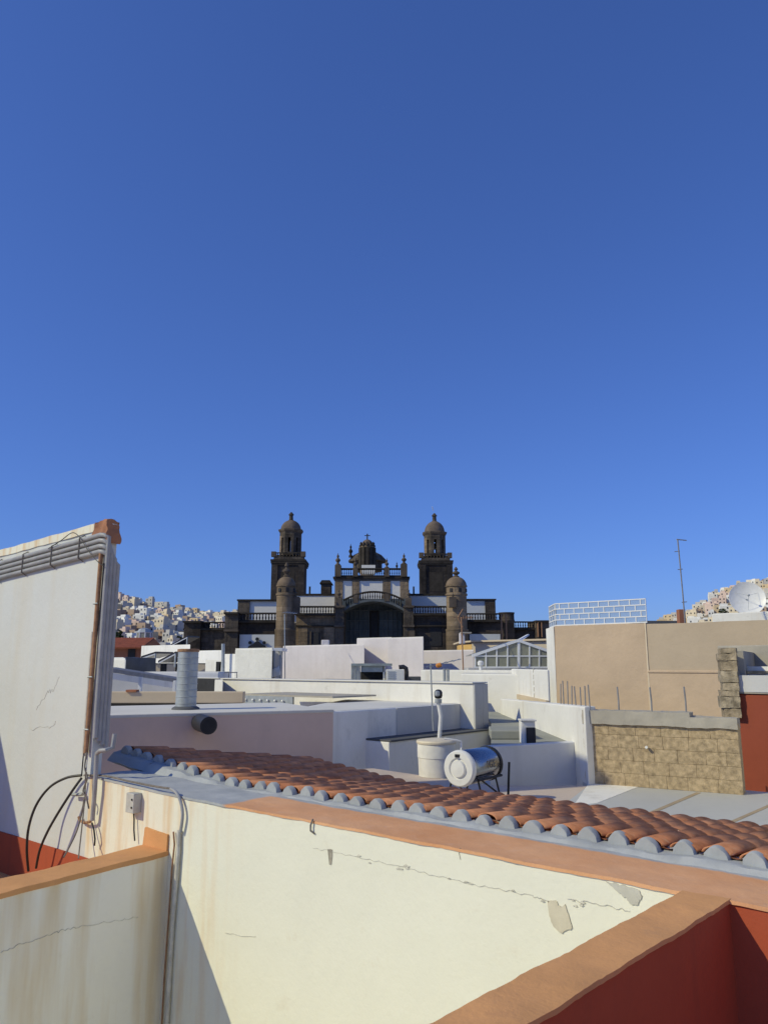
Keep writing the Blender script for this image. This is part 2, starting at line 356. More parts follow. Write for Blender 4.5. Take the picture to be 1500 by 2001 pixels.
# --- left parapet of the light well
lp = thing('light_well_parapet', 'stained cream parapet with terracotta top in shade, lower left', 'parapet', se(0,-2,-6))
zl = -1.377
def L_(off, e): return (-.03-.12*e*-1*-1*-1 if False else -.03-.12*e) + off
fr = lambda e, o, z: se(-.03 - .12*e + o, e, z)
MB().grid_hexa([fr(-6,-.3,-6),fr(-6,0,-6),fr(0.01,0,-6),fr(0.01,-.3,-6)],[fr(-6,-.3,zl-.03),fr(-6,0,zl-.03),fr(0.01,0,zl-.03),fr(0.01,-.3,zl-.03)],.11,.003,1.2,3).build('wall_face', M['well_wall'], lp, True)
MB().grid_hexa([fr(-6,-.305,zl-.034),fr(-6,.008,zl-.034),fr(0.0,.008,zl-.034),fr(0.0,-.305,zl-.034)],[fr(-6,-.305,zl),fr(-6,.008,zl),fr(0.0,.008,zl),fr(0.0,-.305,zl)],.03,.007,3,5).build('coping', M['terra'], lp, True)
MB().grid_hexa([se(-.36,-.02,zl-.05),se(-.035,-.02,zl-.05),se(-.035,.02,zl-.05),se(-.36,.02,zl-.05)],[se(-.33,-.02,-1.245),se(-.035,-.02,-1.262),se(-.035,.02,-1.262),se(-.33,.02,-1.245)],.03,.005,4,6).build('upstand', M['terra'], lp, True)
def onlp(x, y):                                  # point on the parapet's shaded face
    a = fr(-6,.0,0); b = fr(0,.0,0); t_ = (b-a).normalized(); n_ = Vector((t_.y,-t_.x,0)); r = ray(x,y); return r*(a.dot(n_)/r.dot(n_)), n_
NL = onlp(100,1800)[1]; LP = lambda x, y: onlp(x,y)[0]
crack(lp, [LP(2,1862),LP(40,1845),LP(90,1830),LP(122,1818),LP(170,1808),LP(240,1797),LP(270,1792)], NL, .0024, 11, .007, 9, 'hairline')
None and patch(lp, 'damp_stain', [LP(318,1690),LP(322,1720),LP(316,1760),LP(312,1802),LP(308,1812),LP(310,1770),LP(314,1720)], NL, M['crack'], .002, 3, .004)
# --- tall wall at the left with its pipes
bw = thing('party_wall', 'tall whitewashed party wall with conduits along its top, far left', 'wall', se(-4,.1,-2))
SB = -1.226
mb = MB()
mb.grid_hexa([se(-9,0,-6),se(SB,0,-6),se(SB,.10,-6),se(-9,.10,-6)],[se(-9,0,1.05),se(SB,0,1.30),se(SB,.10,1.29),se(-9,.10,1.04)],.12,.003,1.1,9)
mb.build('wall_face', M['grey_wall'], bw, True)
MB().grid_hexa([se(-9,-.014,-1.95),se(-.36,-.014,-1.95),se(-.36,.005,-1.95),se(-9,.005,-1.95)],[se(-9,-.014,-1.575),se(-.9,-.014,-1.60),se(-.9,.005,-1.60),se(-9,.005,-1.575)],.12,.004,3,9).build('skirting', M['red'], bw, True)
# terracotta mortar lump on the top corner
mb = MB(); mb.grid_hexa([se(-1.46,-.02,1.17),se(SB+.03,-.028,1.12),se(SB+.03,.12,1.12),se(-1.46,.11,1.17)],[se(-1.40,-.014,1.306),se(SB+.006,-.010,1.332),se(SB+.006,.105,1.322),se(-1.40,.10,1.30)],.022,.026,11,2)
mb.build('corner_mortar', M['lump'], bw, True)
MB().grid_hexa([se(-9,-.01,1.0),se(-1.45,-.012,1.235),se(-1.45,.11,1.235),se(-9,.11,1.0)],[se(-9,-.01,1.07),se(-1.45,-.012,1.31),se(-1.45,.11,1.30),se(-9,.11,1.06)],.08,.008,4,3).build('top_band', M['cream_wall'], bw, True)
crack(bw, [W_(72,1385),W_(95,1352),W_(104,1350),W_(118,1322)], NW, .0010, 21, .02, 7, 'hairline')
crack(bw, [W_(60,1425),W_(85,1422),W_(104,1422),W_(110,1410)], NW, .0014, 22, .016, 6, 'hairline')
PX = lambda x, y, o=.03: onwall(x, y, o)
pipes = thing('conduit_bundle', 'four grey conduits running along the top of the tall wall and down its end', 'pipes', se(SB,-.03,-.6))
for i in range(4):
    z0 = 1.185-.052*i; ra = .0225
    pts = [se(-9, -.03, z0-.045*7.7), se(-1.5, -.03, z0-.012), se(SB-.06+.0*i, -.032, z0), se(SB-.005, -.028, z0-.008), se(SB+.028, -.0, z0-.03), se(SB+.03, .0+.036*i, z0-.12), se(SB+.03,.0+.036*i,.2), se(SB+.034,.0+.036*i,-.62-.03*i)]
    MB().tube(pts, ra, 10).build('conduit', M['pipe'], pipes, True)
for sx in (-1.62,-2.15,-2.75,-3.35):
    zc = 1.185-.012-.045*(-1.5-sx)
    MB().tube([se(sx,-.005,zc+.05),se(sx,-.058,zc+.02),se(sx,-.058,zc-.17),se(sx,-.005,zc-.2)], .006, 6).build('wire_tie', M['rope'], pipes)
dp = thing('rusty_downpipe', 'slim rusty cream downpipe on the end of the tall wall', 'pipe', se(SB-.03,-.03,-.8))
MB().tube([se(SB-.035,-.028,1.03),se(SB-.035,-.03,.4),se(SB-.04,-.03,-.3),se(SB-.045,-.03,-.75)], .02, 10).build('pipe', M['rust'], dp, True)
MB().tube([se(SB-.085,-.024,.3),se(SB-.088,-.024,-.2),se(SB-.09,-.024,-.78)], .016, 8).build('pipe', M['pipe_dirty'], dp, True)
for z in (.55,-.1,-.55): MB().tube([se(SB-.11,-.01,z),se(SB-.06,-.056,z),se(SB-.0,-.05,z)], .007, 6).build('clamp', M['galv'], dp)
# pipe loop with elbow hanging below
wp = thing('water_pipe', 'grey water pipe with elbow hanging at the foot of the tall wall', 'pipe', PX(183,1595))
MB().tube([PX(212,1435,.02)+PV*.06, PX(210,1462,.02)+PV*.05, PX(206,1466,.04), PX(196,1467,.06), PX(190,1472,.06), PX(189,1480,.06), PX(186,1540,.06), PX(181,1603,.05)], .019, 10).build('pipe', M['pipe'], wp, True)
MB().tube([PX(181,1600,.05),PX(176,1606,.05),PX(165,1608,.04),PX(156,1603,.04),PX(154,1596,.04)], .011, 8).build('loop', M['rust'], wp, True)
MB().tube([PX(180,1608,.05),PX(184,1622,.05),PX(186,1640,.05),PX(185,1652,.04)], .008, 6).build('hanging_strap', M['cable'], wp, True)
MB().tube([PX(162,1552,.04),PX(150,1553,.05),PX(141,1552,.05)], .014, 8).build('tap', M['galv'], wp, True)
def cable(name, label, px, r, mat, off=.05, sm=6):
    P = [PX(x,y,o if o is not None else off) for x,y,o in px]
    out = []
    for i in range(len(P)-1):
        a, b, c, d = P[max(i-1,0)], P[i], P[i+1], P[min(i+2,len(P)-1)]
        for k in range(sm):
            t = k/sm; out.append(.5*((2*b)+(c-a)*t+(2*a-5*b+4*c-d)*t*t+(3*b-a-3*c+d)*t**3))
    out.append(P[-1])
    return tag(MB().tube(out, r, 8).build(name, mat, None, True), label, 'cable')
cable('cable','thick black cable bowing out in a wide arc from the tall wall',[(160,1515,.04),(130,1520,.10),(98,1538,.16),(72,1572,.2),(57,1615,.22),(53,1660,.2),(56,1702,.14)],.011,M['cable'])
cable('cable','black cable hanging nearly straight beside the arcing one',[(160,1520,.05),(140,1548,.1),(112,1592,.14),(92,1628,.16),(78,1662,.16),(71,1696,.12)],.011,M['cable'])
cable('cable','thin black wire down the edge of the tall wall',[(203,1100,.03),(196,1190,.02),(184,1290,.02),(175,1380,.02),(166,1450,.03),(160,1515,.03)],.006,M['cable'],.02)
cable('cable','loose wire looped over the conduits near the top corner',[(95,1072,.06),(120,1056,.07),(142,1041,.07),(158,1052,.07),(172,1075,.08),(192,1098,.06),(203,1106,.04)],.004,M['cable'])
cable('cable','grey rope tied from the water pipe down to the parapet',[(165,1560,.06),(160,1590,.07),(150,1625,.12),(136,1655,.2),(125,1675,.3)],.007,M['rope'])
cable('cable','thin grey rope hanging straight in front of the wall foot',[(168,1500,.05),(166,1560,.06),(160,1620,.12),(155,1665,.22),(154,1677,.28)],.006,M['rope'])
cable('cable','tangled dark cord knotted beside the water pipe',[(170,1470,.05),(166,1500,.07),(171,1520,.07),(163,1545,.07),(170,1562,.08),(174,1580,.06)],.007,M['rope'])
cable('cable','grey cable lying along the edge of the coping',[(165,1515,.03),(205,1516,.02),(250,1526,.015),(300,1536,.015),(334,1541,.015)],.008,M['rope'])
cable('cable','flexible grey conduit bending from the coping down the wall corner',[(334,1541,.02),(345,1549,.03),(353,1566,.03),(357,1592,.03),(353,1626,.025)],.012,M['pipe'])
tag(MB().tube([PX(350,1622,.022),PX(349,1660,.022),PX(343,1740,.022),PX(338,1800,.022),PX(333,1880,.022),PX(326,2010,.022),PX(318,2140,.022)], .016, 10).build('conduit', M['pipe_dirty'], None, True), 'cream conduit running down the inside corner of the light well', 'pipe')
tag(MB().tube([PX(339,1625,.016),PX(341,1650,.016),PX(336,1700,.016),PX(330,1790,.016),PX(322,1900,.016),PX(312,2080,.016)], .007, 6).build('thin_pipe', M['rust'], None, True), 'thin rusty pipe beside the corner conduit of the light well', 'pipe')
for (x, y) in ((352,1622),(343,1737),(335,1884)): pass
jb = thing('junction_box', 'small grey junction box on the white wall', 'junction box', PX(276,1575))
s0 = sof(W_(265,1565)); 
mb = MB(); mb.hexa([se(s0-.02,-.075,-1.15),se(s0+.09,-.075,-1.15),se(s0+.09,0,-1.15),se(s0-.02,0,-1.15)],[se(s0-.02,-.075,-1.0),se(s0+.09,-.075,-1.0),se(s0+.09,0,-1.0),se(s0-.02,0,-1.0)])
mb.build('casing', M['boxgrey'], jb, False, .006)
for z in (-1.045,-1.105): MB().lathe((0,0,0), [(.008,0),(.008,.004)], 10).build('screw', M['cable'], jb).matrix_basis = Matrix.Translation(se(s0+.07,-.078,z)) @ Vector((-PV.x,-PV.y,0)).to_track_quat('Z','Y').to_matrix().to_4x4()
MB().tube([se(s0+.03,-.03,-1.15),se(s0+.035,-.025,-1.2),se(s0+.05,-.03,-1.28),se(s0+.07,-.03,-1.36)],.006,6).build('lead', M['cable'], jb)
# --- unseen stair house added at the left to cast the tall wall's shadow
sh = thing('added_stair_house', 'unseen whitewashed stair house added to shade the tall wall', 'building', se(-6,-2,-1.95))
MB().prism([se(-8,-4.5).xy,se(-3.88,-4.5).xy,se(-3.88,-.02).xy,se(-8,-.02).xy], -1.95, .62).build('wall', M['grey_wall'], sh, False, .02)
# --- unseen tower added at the left, shaped to shade the sunken yard
tn_ = thing('added_shade_tower', 'tall narrow whitewashed tower added unseen to shade the sunken yard', 'tower', (-8,9.3,GROUND))
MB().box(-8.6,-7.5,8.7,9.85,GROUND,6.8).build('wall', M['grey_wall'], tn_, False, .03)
MB().box(-8.65,-7.45,8.66,9.9,6.8,6.88).build('roof', M['terra'], tn_)
for z_ in (1.2,4.0): 
    for x_ in (-8.3,): MB().box(x_,x_+.5,8.66,8.71,z_,z_+1.2).build('window', M['cable'], tn_)
# --- unseen white house added at the right, bounces sun onto shaded walls
rh = thing('added_bounce_house', 'big unseen white house added at the right to bounce sunlight', 'house', (10,4,GROUND))
MB().box(7.2,13,3.8,11.2,GROUND,7.0).build('wall', M['cream_wall'], rh, False, .03)
MB().box(7.12,13.1,3.7,11.3,7.0,7.1).build('roof', M['terra'], rh)
for y_ in (4.6,9.4): MB().box(7.16,7.22,y_,y_+1,3.0,4.5).build('window', M['cable'], rh)
# --- tiled roof behind the wall
tr = thing('tiled_roof', 'low roof of orange clay barrel tiles with grey mortared ends', 'roof', se(2,1.8,-1.5))
PITCHS = .175; SL = .13; S0 = -1.07-.175*3; NC = 41; NJ = 7; EST = .335
def zbase(s, e): return zrow(s)-.048-SL*(e-.6)
# tile mesh: half barrel with thickness, along +Y
mb = MB(); nseg = 9; rings = [(0,.076,.0),(.40,.086,.0)]
for (y, r, zz) in rings:
    for rr in (r, r-.012):
        for k in range(nseg+1):
            a = math.pi*k/nseg; mb.v.append(Vector((-rr*math.cos(a), y, rr*.47*math.sin(a)+zz)))
n1 = nseg+1
for k in range(nseg):
    for q in ((k,k+1,2*n1+k+1,2*n1+k),(n1+k+1,n1+k,3*n1+k,3*n1+k+1),(k+1,k,n1+k,n1+k+1),(2*n1+k,2*n1+k+1,3*n1+k+1,3*n1+k)): mb.f.append(q); mb.m.append(0)
for a in (0, nseg): mb.f.append((a,2*n1+a,3*n1+a,n1+a)); mb.m.append(0)
tme = mb.mesh('roof_tile', M['tile'], True)
mb = MB(); prof = []
for k in range(13):
    a = math.pi*k/12; prof.append((-.067*math.cos(a), .083*math.sin(a)))
cr = random.Random(8)
mb.v = [Vector((x*.92+cr.uniform(-.003,.003),-.004+cr.uniform(-.0015,.0015),z*.92+cr.uniform(-.003,.003))) for x,z in prof] + [Vector((x+cr.uniform(-.003,.003),.008,z+cr.uniform(-.003,.003))) for x,z in prof] + [Vector((x*.97,.045,z*.98)) for x,z in prof]
mb.v += [Vector((0,-.004,.03))]
for r in (0,1):
    for k in range(12): mb.f.append((r*13+k, r*13+k+1, (r+1)*13+k+1, (r+1)*13+k)); mb.m.append(0)
for k in range(12): mb.f.append((k+1,k,39)); mb.m.append(0)
mb.f.append((0,12,39)); mb.m.append(0)
capme = mb.mesh('mortar_end', M['mortar'], True); capme.set_sharp_from_angle(angle=math.radians(48))
rnd = random.Random(5)
for i in range(NC):
    s = S0 + i*PITCHS + rnd.uniform(-.012,.012)
    for j in range(NJ):
        e = .6 + j*EST
        v = (PV*1.0 + Vector((0,0,-SL+.045))).normalized()
        yaw = rnd.uniform(-.03,.03); X = (DV + PV*yaw).normalized(); Y = (v - X*v.dot(X)).normalized(); Z = X.cross(Y)
        o = se(s+rnd.uniform(-.006,.006), e+rnd.uniform(-.015,.015), zbase(s,e)+rnd.uniform(-.004,.004))
        Mx = Matrix(((X.x,Y.x,Z.x,o.x),(X.y,Y.y,Z.y,o.y),(X.z,Y.z,Z.z,o.z),(0,0,0,1))) 
        inst('roof_tile', tme, Mx, tr)
    o = se(s, .565+rnd.uniform(-.02,.015), zbase(s,.6)-.036+rnd.uniform(-.008,.004))
    Mx = Matrix(((DV.x,PV.x,0,o.x),(DV.y,PV.y,0,o.y),(0,0,1,o.z),(0,0,0,1))) @ Matrix.Diagonal((rnd.uniform(.9,1.08),1,rnd.uniform(.9,1.06),1))
    inst('mortar_end', capme, Mx, tr)
mb = MB()
ns = NC*4; ne = 8
for j in range(ne+1):
    e = .60 + j*(NJ*EST-.04)/ne
    for i in range(ns+1):
        s = S0 - PITCHS/2 + i*PITCHS/4; ph = (i%4)
        mb.v.append(se(s, e, zbase(s,e) - (.012 if ph==0 else .004 if ph in (1,3) else 0.0)))
for j in range(ne):
    for i in range(ns): mb.f.append((j*(ns+1)+i, j*(ns+1)+i+1, (j+1)*(ns+1)+i+1, (j+1)*(ns+1)+i)); mb.m.append(0)
mb.build('channel_bed', M['channel'], tr, True)
mb = MB(); ss = [S0-.1,-1.07,-.5,0,1,2,3,4,5,5.6]
for a, b in zip(ss, ss[1:]):
    za, zb_ = zrow(a)-.058, zrow(b)-.058
    mb.grid_hexa([se(a,.43,za-.08),se(b,.43,zb_-.08),se(b,.7,zb_-.2),se(a,.7,za-.2)],[se(a,.50,za-.012),se(b,.50,zb_-.012),se(b,.68,zb_),se(a,.68,za)],.03,.016,5,7)
mb.build('mortar_bed', M['mortar'], tr, True)
MB().prism([se(S0-.1,.7).xy,se(5.6,.7).xy,se(5.6,2.9).xy,se(S0-.1,2.9).xy], -2.0, 0, [-1.06,-1.06,-1.36,-1.36]).build('roof_deck', M['channel'], tr)
# ------------------------------------------------------------------ neighbouring roofs
M['white'] = plaster('white_limewash', (.80,.785,.735), .14, (.5,.43,.33), .5, 1.2, .5, .8, .9, .5, (.42,.38,.32))
M['white_pink'] = plaster('pinkish_limewash', (.70,.655,.66), .16, (.50,.44,.43), .5, 1.0, .5, .7, .9, .5, (.50,.44,.43))
M['white_blue'] = plaster('cool_limewash', (.88,.87,.84), .12, (.45,.44,.42), .45, 1.2, .4, .8, .9, .5, (.42,.42,.42))
M['yard'] = plaster('reddish_yard_tiles', (.60,.50,.42), .2, (.45,.36,.3), .2, 1, .3, 1.0)
M['white_in_shade'] = plaster('shade_tinted_limewash', (.64,.65,.67), .10, (.38,.38,.38), .25, 1.2, .25, .8, .9, .25, (.34,.34,.34))  # white limewash darkened and blued, shade put into the front wall's colour
M['pinkgrey'] = plaster('pinkish_grey_render', (.80,.61,.51), .16, (.58,.45,.38), .3, .9, .25, .7, .9, .3, (.33,.28,.27))
M['grey_shade'] = plaster('pale_grey_render', (.60,.60,.60), .14, (.36,.35,.34), .35, 1.2, .25, .8, .9, .3, (.34,.33,.32))
M['greystained'] = plaster('mouldy_grey_render', (.50,.50,.50), .2, (.14,.14,.14), .6, 2.5, .3, 1.4, .9, .75, (.10,.10,.10))
M['rough'] = plaster('roughcast_white', (.74,.73,.68), .12, (.5,.45,.38), .3, 1.4, 1.6, 1.2, .95, .3, (.42,.38,.3))
M['roofwhite'] = plaster('white_roof_paint', (.72,.70,.64), .12, (.5,.45,.38), .15, 1, .2, .7, .85, .45, (.45,.42,.36))
M['roofdark'] = plaster('dark_roof_felt', (.12,.125,.135), .25, (.08,.08,.08), .2, 1, .3, 1.2, .85, .3, (.2,.2,.2))
M['roofgreen'] = plaster('weathered_roof_slab', (.34,.345,.30), .2, (.2,.2,.16), .2, 1, .3, 1.2, .9, .5, (.2,.2,.16))
M['tan'] = plaster('tan_render', (.59,.45,.315), .12, (.42,.33,.23), .25, .8, .9, .8, .9, .3, (.4,.31,.22))
M['tan2'] = plaster('darker_tan_render', (.52,.42,.305), .12, (.40,.32,.23), .25, .7, .5, .7, .9, .3, (.37,.3,.22))
M['seamlight'] = plaster('painted_edge_light', (.70,.58,.42), .1)  # paler tan for the light line painted along the seam
M['beige'] = plaster('beige_fascia', (.62,.51,.36), .08, (.45,.36,.26), .2, 1, .1, .8, .8, .2, (.45,.37,.26))
M['concrete'] = plaster('rough_concrete', (.46,.425,.36), .2, (.3,.28,.24), .3, 2, 1.0, 2.0, .95, .5, (.28,.26,.22))
M['sand'] = objrand('sandstone_block', [(.54,.415,.26),(.53,.405,.25),(.55,.425,.265)], .95, .24, 14, 1.0, .012)
M['sandjoint'] = plaster('sandstone_mortar', (.55,.425,.25), .2, (.4,.3,.17), .4, 2, 1.0, 2.2, .95, .55, (.33,.24,.13))
M['rubble'] = objrand('rubble_stone', [(.42,.35,.25),(.50,.43,.32),(.36,.29,.20),(.46,.38,.27)], .95, .3, 9, .8, .02)
M['steel'] = simple('grey_rebar', (.28,.28,.29), .6, .3, .2, 9)
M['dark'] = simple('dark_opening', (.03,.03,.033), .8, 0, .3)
M['navy'] = simple('navy_tarp', (.03,.04,.07), .6, 0, .2, 4, .3)
M['black_pipe'] = simple('black_plastic', (.03,.03,.035), .5, 0, .2)
M['glass'] = None
def glassy(name, col, mixf, rough=.1):
    m, t, p = newmat(name); out = t.nodes['Material Output']
    tr_ = N(t,'ShaderNodeBsdfTransparent'); tr_.inputs[0].default_value = (.93,.95,.96,1)
    p.inputs['Base Color'].default_value = rgba(col); p.inputs['Roughness'].default_value = rough
    mx = N(t,'ShaderNodeMixShader'); mx.inputs[0].default_value = mixf
    t.links.new(tr_.outputs[0], mx.inputs[1]); t.links.new(p.outputs[0], mx.inputs[2]); t.links.new(mx.outputs[0], out.inputs['Surface'])
    return m
M['glass'] = glassy('frosted_balcony_glass', (.42,.5,.6), .35, .15)
M['greenglass'] = glassy('dusty_greenhouse_glass', (.27,.28,.22), .75, .2)
M['whiteframe'] = simple('white_frame_paint', (.76,.77,.77), .5, 0, .08, 10)
M['panel'] = simple('solar_panel', (.05,.045,.05), .25, 0, .2, 8)
M['whitemetal'] = simple('white_enamel', (.74,.74,.72), .4, 0, .08, 8)
M['tank'] = simple('white_fibreglass', (.74,.72,.66), .55, 0, .15, 5, .15)
M['tanklid'] = simple('cream_tank_lid', (.70,.62,.47), .6, 0, .15, 6, .2)
M['chrome'] = simple('stainless_jacket', (.30,.32,.35), .20, .95, .2, 4)
M['letter'] = simple('grey_lettering', (.10,.10,.11), .6)
M['blackmetal'] = simple('black_steel', (.02,.02,.022), .5, .2, .2)
M['yellow'] = plaster('yellow_ochre_render', (.66,.42,.14), .12, (.5,.3,.1), .2, 1, .3, .7)
M['cream'] = plaster('cream_render', (.55,.47,.36), .1, (.4,.34,.26), .2, 1, .3, .7)
M['brickred'] = plaster('red_brick_wall', (.35,.15,.09), .2, (.25,.1,.06), .3, 2, .5, 1.5)
M['orange'] = simple('orange_plastic', (.65,.26,.05), .5)
M['corr'] = simple('greenish_sheet_metal', (.36,.40,.38), .5, .3, .25, 5)
def run(x0, x1, y, D, dv):
    A = at(x0,y,D); r = ray(x1,y); q = r.x/r.y; k = (q*A.y-A.x)/(dv[0]-q*dv[1])
    return A, A+Vector((dv[0],dv[1],0))*k
def nrm2(a, b):
    d = Vector((b.x-a.x,b.y-a.y)).normalized(); return Vector((-d.y,d.x))
XD = (1,0)
dd, pp = (DV.x,DV.y), (PV.x,PV.y)
def block(name, label, cat, x0, x1, y, D, dv, dep, mat, roof=None, zb=GROUND, bev=.03, par=0.0):
    A, B = run(x0,x1,y,D,dv); 
    if (B-A).dot(Vector((1,0,0))) < 0: A, B = B, A
    n = nrm2(A,B)*dep; n3 = Vector((n.x,n.y,0)); z = A.z
    g = Vector((A.x+B.x,A.y+B.y)).normalized()*dep if dv is dd else None
    if g is not None: n = g; n3 = Vector((g.x,g.y,0))
    t = thing(name, label, cat, ((A.x+B.x+n.x)/2,(A.y+B.y+n.y)/2,zb))
    MB().prism([A.xy,B.xy,(B+n3).xy,(A+n3).xy], zb, z-.012).build('wall', mat, t, False, bev)
    if roof:
        i = .04; a2 = A.lerp(B,.005)+n3*.01; b2 = A.lerp(B,.995)+n3*.01; c2 = A.lerp(B,.995)+n3*.99; d2 = A.lerp(B,.005)+n3*.99
        MB().prism([a2.xy,b2.xy,c2.xy,d2.xy], z-.03, z).build('roof', roof, t)
    return t, A, B, n3, z
# the grey terrace beyond the tiled roof
struct(MB().prism([se(-4,2.92).xy, se(.9,2.92).xy, (3.27,12.9), (1.7,12.9), (-.2,15.0), (-6,13.2)], -2.3, -1.884).build('shaded_roof_terrace', M['yard']))
fl = MB().prism([se(.9,2.92).xy, se(9,2.92).xy, se(9,9.6).xy, (3.3,14.2), (3.27,12.9)], -2.3, -1.88).build('roof_terrace', M['floor_grey']); struct(fl)
def strip(a, b, wd, z, mat, name, parent):
    d = (b-a); d.z = 0; d.normalize(); c = Vector((-d.y,d.x,0))*wd
    MB().prism([(a-c).xy,(b-c).xy,(b+c).xy,(a+c).xy], z-.01, z+.004).build(name, mat, parent)
strip(atz(1364,1549,-1.88), atz(1268,1590,-1.88), .035, -1.88, M['joint'], 'floor_joint', fl)
strip(atz(1500,1574,-1.88)+Vector((.2,.2,0)), atz(1430,1606,-1.88), .03, -1.88, M['joint'], 'floor_joint', fl)
wpz = [atz(x,y,-1.88) for x,y in ((1150,1530),(1246,1538),(1165,1570),(1120,1575))]
MB().prism([q.xy for q in reversed(wpz)], -1.9, -1.875).build('white_floor_patch', M['white'], fl)  # white patch laid on the grey floor
# pink-grey block with the duct
t1, A1, B1, n1_, z1 = block('flat_roof_house','flat-roofed house with pinkish grey wall in shade behind the tiles','house',150,652,1400,13.45,(.906,.423),3.4,M['pinkgrey'],M['roofwhite'])
MB().prism([(A1-n1_*.004).xy,(B1-n1_*.004).xy,(B1+n1_*.06).xy,(A1+n1_*.06).xy], z1-.05, z1+.012).build('roof_edge', M['roofwhite'], t1, False, .015)
a, b = at(383,1409,14.6), at(408,1418,13.7)
op = thing('overflow_pipe','stubby black open pipe sticking out of the pinkish wall','pipe',b)
dirp = (b-a).normalized()
MB().tube([a,b],.15,20).build('pipe',M['black_pipe'],op,True)
MB().tube([b-dirp*.02,b+dirp*.012],.118,20).build('bore',M['dark'],op,True)
# duct: spiral sheet-metal flue on that roof
D0 = 15.6; c0 = at(363,1385,D0); R0 = at(383,1330,D0).x-at(363,1330,D0).x; zt0 = at(363,1272,D0).z
du = thing('ventilation_duct','thick grey spiral metal duct with rusty rim standing on the flat roof','duct',(c0.x,c0.y,z1))
prof = []; nb = 9; h = zt0-z1
for k in range(nb):
    za, zb_ = z1+h*k/nb, z1+h*(k+1)/nb; prof += [(R0*.985,za+.004),(R0*.985,zb_-.018),(R0*1.02,zb_-.012),(R0*1.02,zb_-.002)]
MB().lathe((c0.x,c0.y,0), prof, 28).build('pipe', M['galv'], du, True)
MB().lathe((c0.x,c0.y,0), [(R0*1.03,zt0-.02),(R0*1.06,zt0),(R0*1.05,zt0+.035),(R0*.8,zt0+.04)], 28).build('rim', M['rust'], du, True)
MB().lathe((c0.x,c0.y,0), [(R0*1.35,z1),(R0*1.3,z1+.03),(R0*1.04,z1+.06)], 28).build('collar', M['roofdark'], du, True)
# grey shaded wall + lit wall behind it
A2, B2 = run(648,925,1391,15.42,pp); z2 = A2.z
g2 = thing('terrace_house','pale grey terrace house in shade right of the pinkish wall','house',(A2.x,A2.y+1,GROUND))
bk = -DV
MB().prism([A2.xy,B2.xy,(B2+bk*4).xy,(A2+bk*1.2).xy], GROUND, z2).build('wall', M['white_blue'], g2, False, .03)
q = A2.lerp(B2,.40)
MB().prism([(q+DV*.02).xy,(B2+DV*.02).xy,(B2+bk*.1).xy,(q+bk*.1).xy], z2-1.2, z2-.01).build('render_panel', M['grey_shade'], g2)
MB().prism([(A2+bk*.05+PV*.05).xy,(B2+bk*.05).xy,(B2+bk*3.9).xy,(A2+bk*1.1+PV*.05).xy], z2-.02, z2+.006).build('roof', M['roofwhite'], g2)
A3, B3 = run(925,425,1336,18.5,(-DV.x,-DV.y)); z3 = A3.z
lw = thing('lit_parapet_house','bright white long parapet wall crossing the middle distance','house',(A3.x-2,A3.y+2,GROUND))
nb3 = Vector((PV.x,PV.y,0))
MB().prism([B3.xy,A3.xy,(A3+nb3*.55).xy,(B3+nb3*.55).xy], GROUND, z3).build('wall', M['white'], lw, False, .03)
MB().prism([(A3+DV*.004-nb3*.005).xy,(A3+DV*.03-nb3*.005).xy,(A3+DV*.03+nb3*.56).xy,(A3+DV*.004+nb3*.56).xy], -4, z3-.01).build('end_wall', M['greystained'], lw)
MB().prism([(B3+nb3*.3).xy,(A3-DV*3.0+nb3*.3).xy,(A3-DV*3.0+nb3*4).xy,(B3+nb3*5).xy], z3-.6, z3-.05).build('terrace', M['roofgreen'], lw)
MB().prism([(B3-nb3*.05).xy,(A3-nb3*.05).xy,(A3+nb3*.6).xy,(B3+nb3*.6).xy], z3, z3+.035).build('coping', M['roofwhite'], lw, False, .01)
# slatted canopy on its left part (a grey beam with bolts) that throws the slanting shadow
cz = at(560,1353,20.4).z
ca, cb_ = at(474,1356,20.9), at(650,1356,18.9)
cn = thing('roof_canopy','grey metal canopy slab with bolt heads in front of the bright parapet','canopy',(ca.x,ca.y,z3-1))
MB().prism([ca.xy,cb_.xy,(cb_+nb3*1.6).xy,(ca+nb3*1.6).xy], ca.z-.03, ca.z+.01).build('slab', M['concrete'], cn)
MB().prism([(ca-nb3*.03).xy,ca.lerp(cb_,.58).xy,(ca.lerp(cb_,.58)+nb3*.06).xy,(ca+nb3*.03).xy], ca.z-.28, ca.z-.035).build('beam', M['galv'], cn)
for k in range(6):
    q = ca.lerp(cb_,.06+.085*k)-nb3*.05; MB().lathe((q.x,q.y,ca.z-.14),[(.03,-.02),(.035,0),(.02,.03)],8).build('bolt', M['whitemetal'], cn)
# lower block with dark ledge
A4, B4 = run(760,958,1450,15.8,pp); z4 = A4.z
m3 = thing('lower_block','low bluish white block with a dark felt ledge behind the water tank','house',(A4.x,A4.y+.5,GROUND))
MB().prism([A4.xy,B4.xy,(B4+bk*1.5).xy,(A4+bk*1.0).xy], GROUND, z4).build('wall', M['white_blue'], m3, False, .02)
MB().prism([(A4+DV*.04).xy,(B4+DV*.04).xy,(B4+bk*1.4).xy,(A4+bk*.95).xy], z4, z4+.035).build('ledge', M['roofdark'], m3, False, .01)
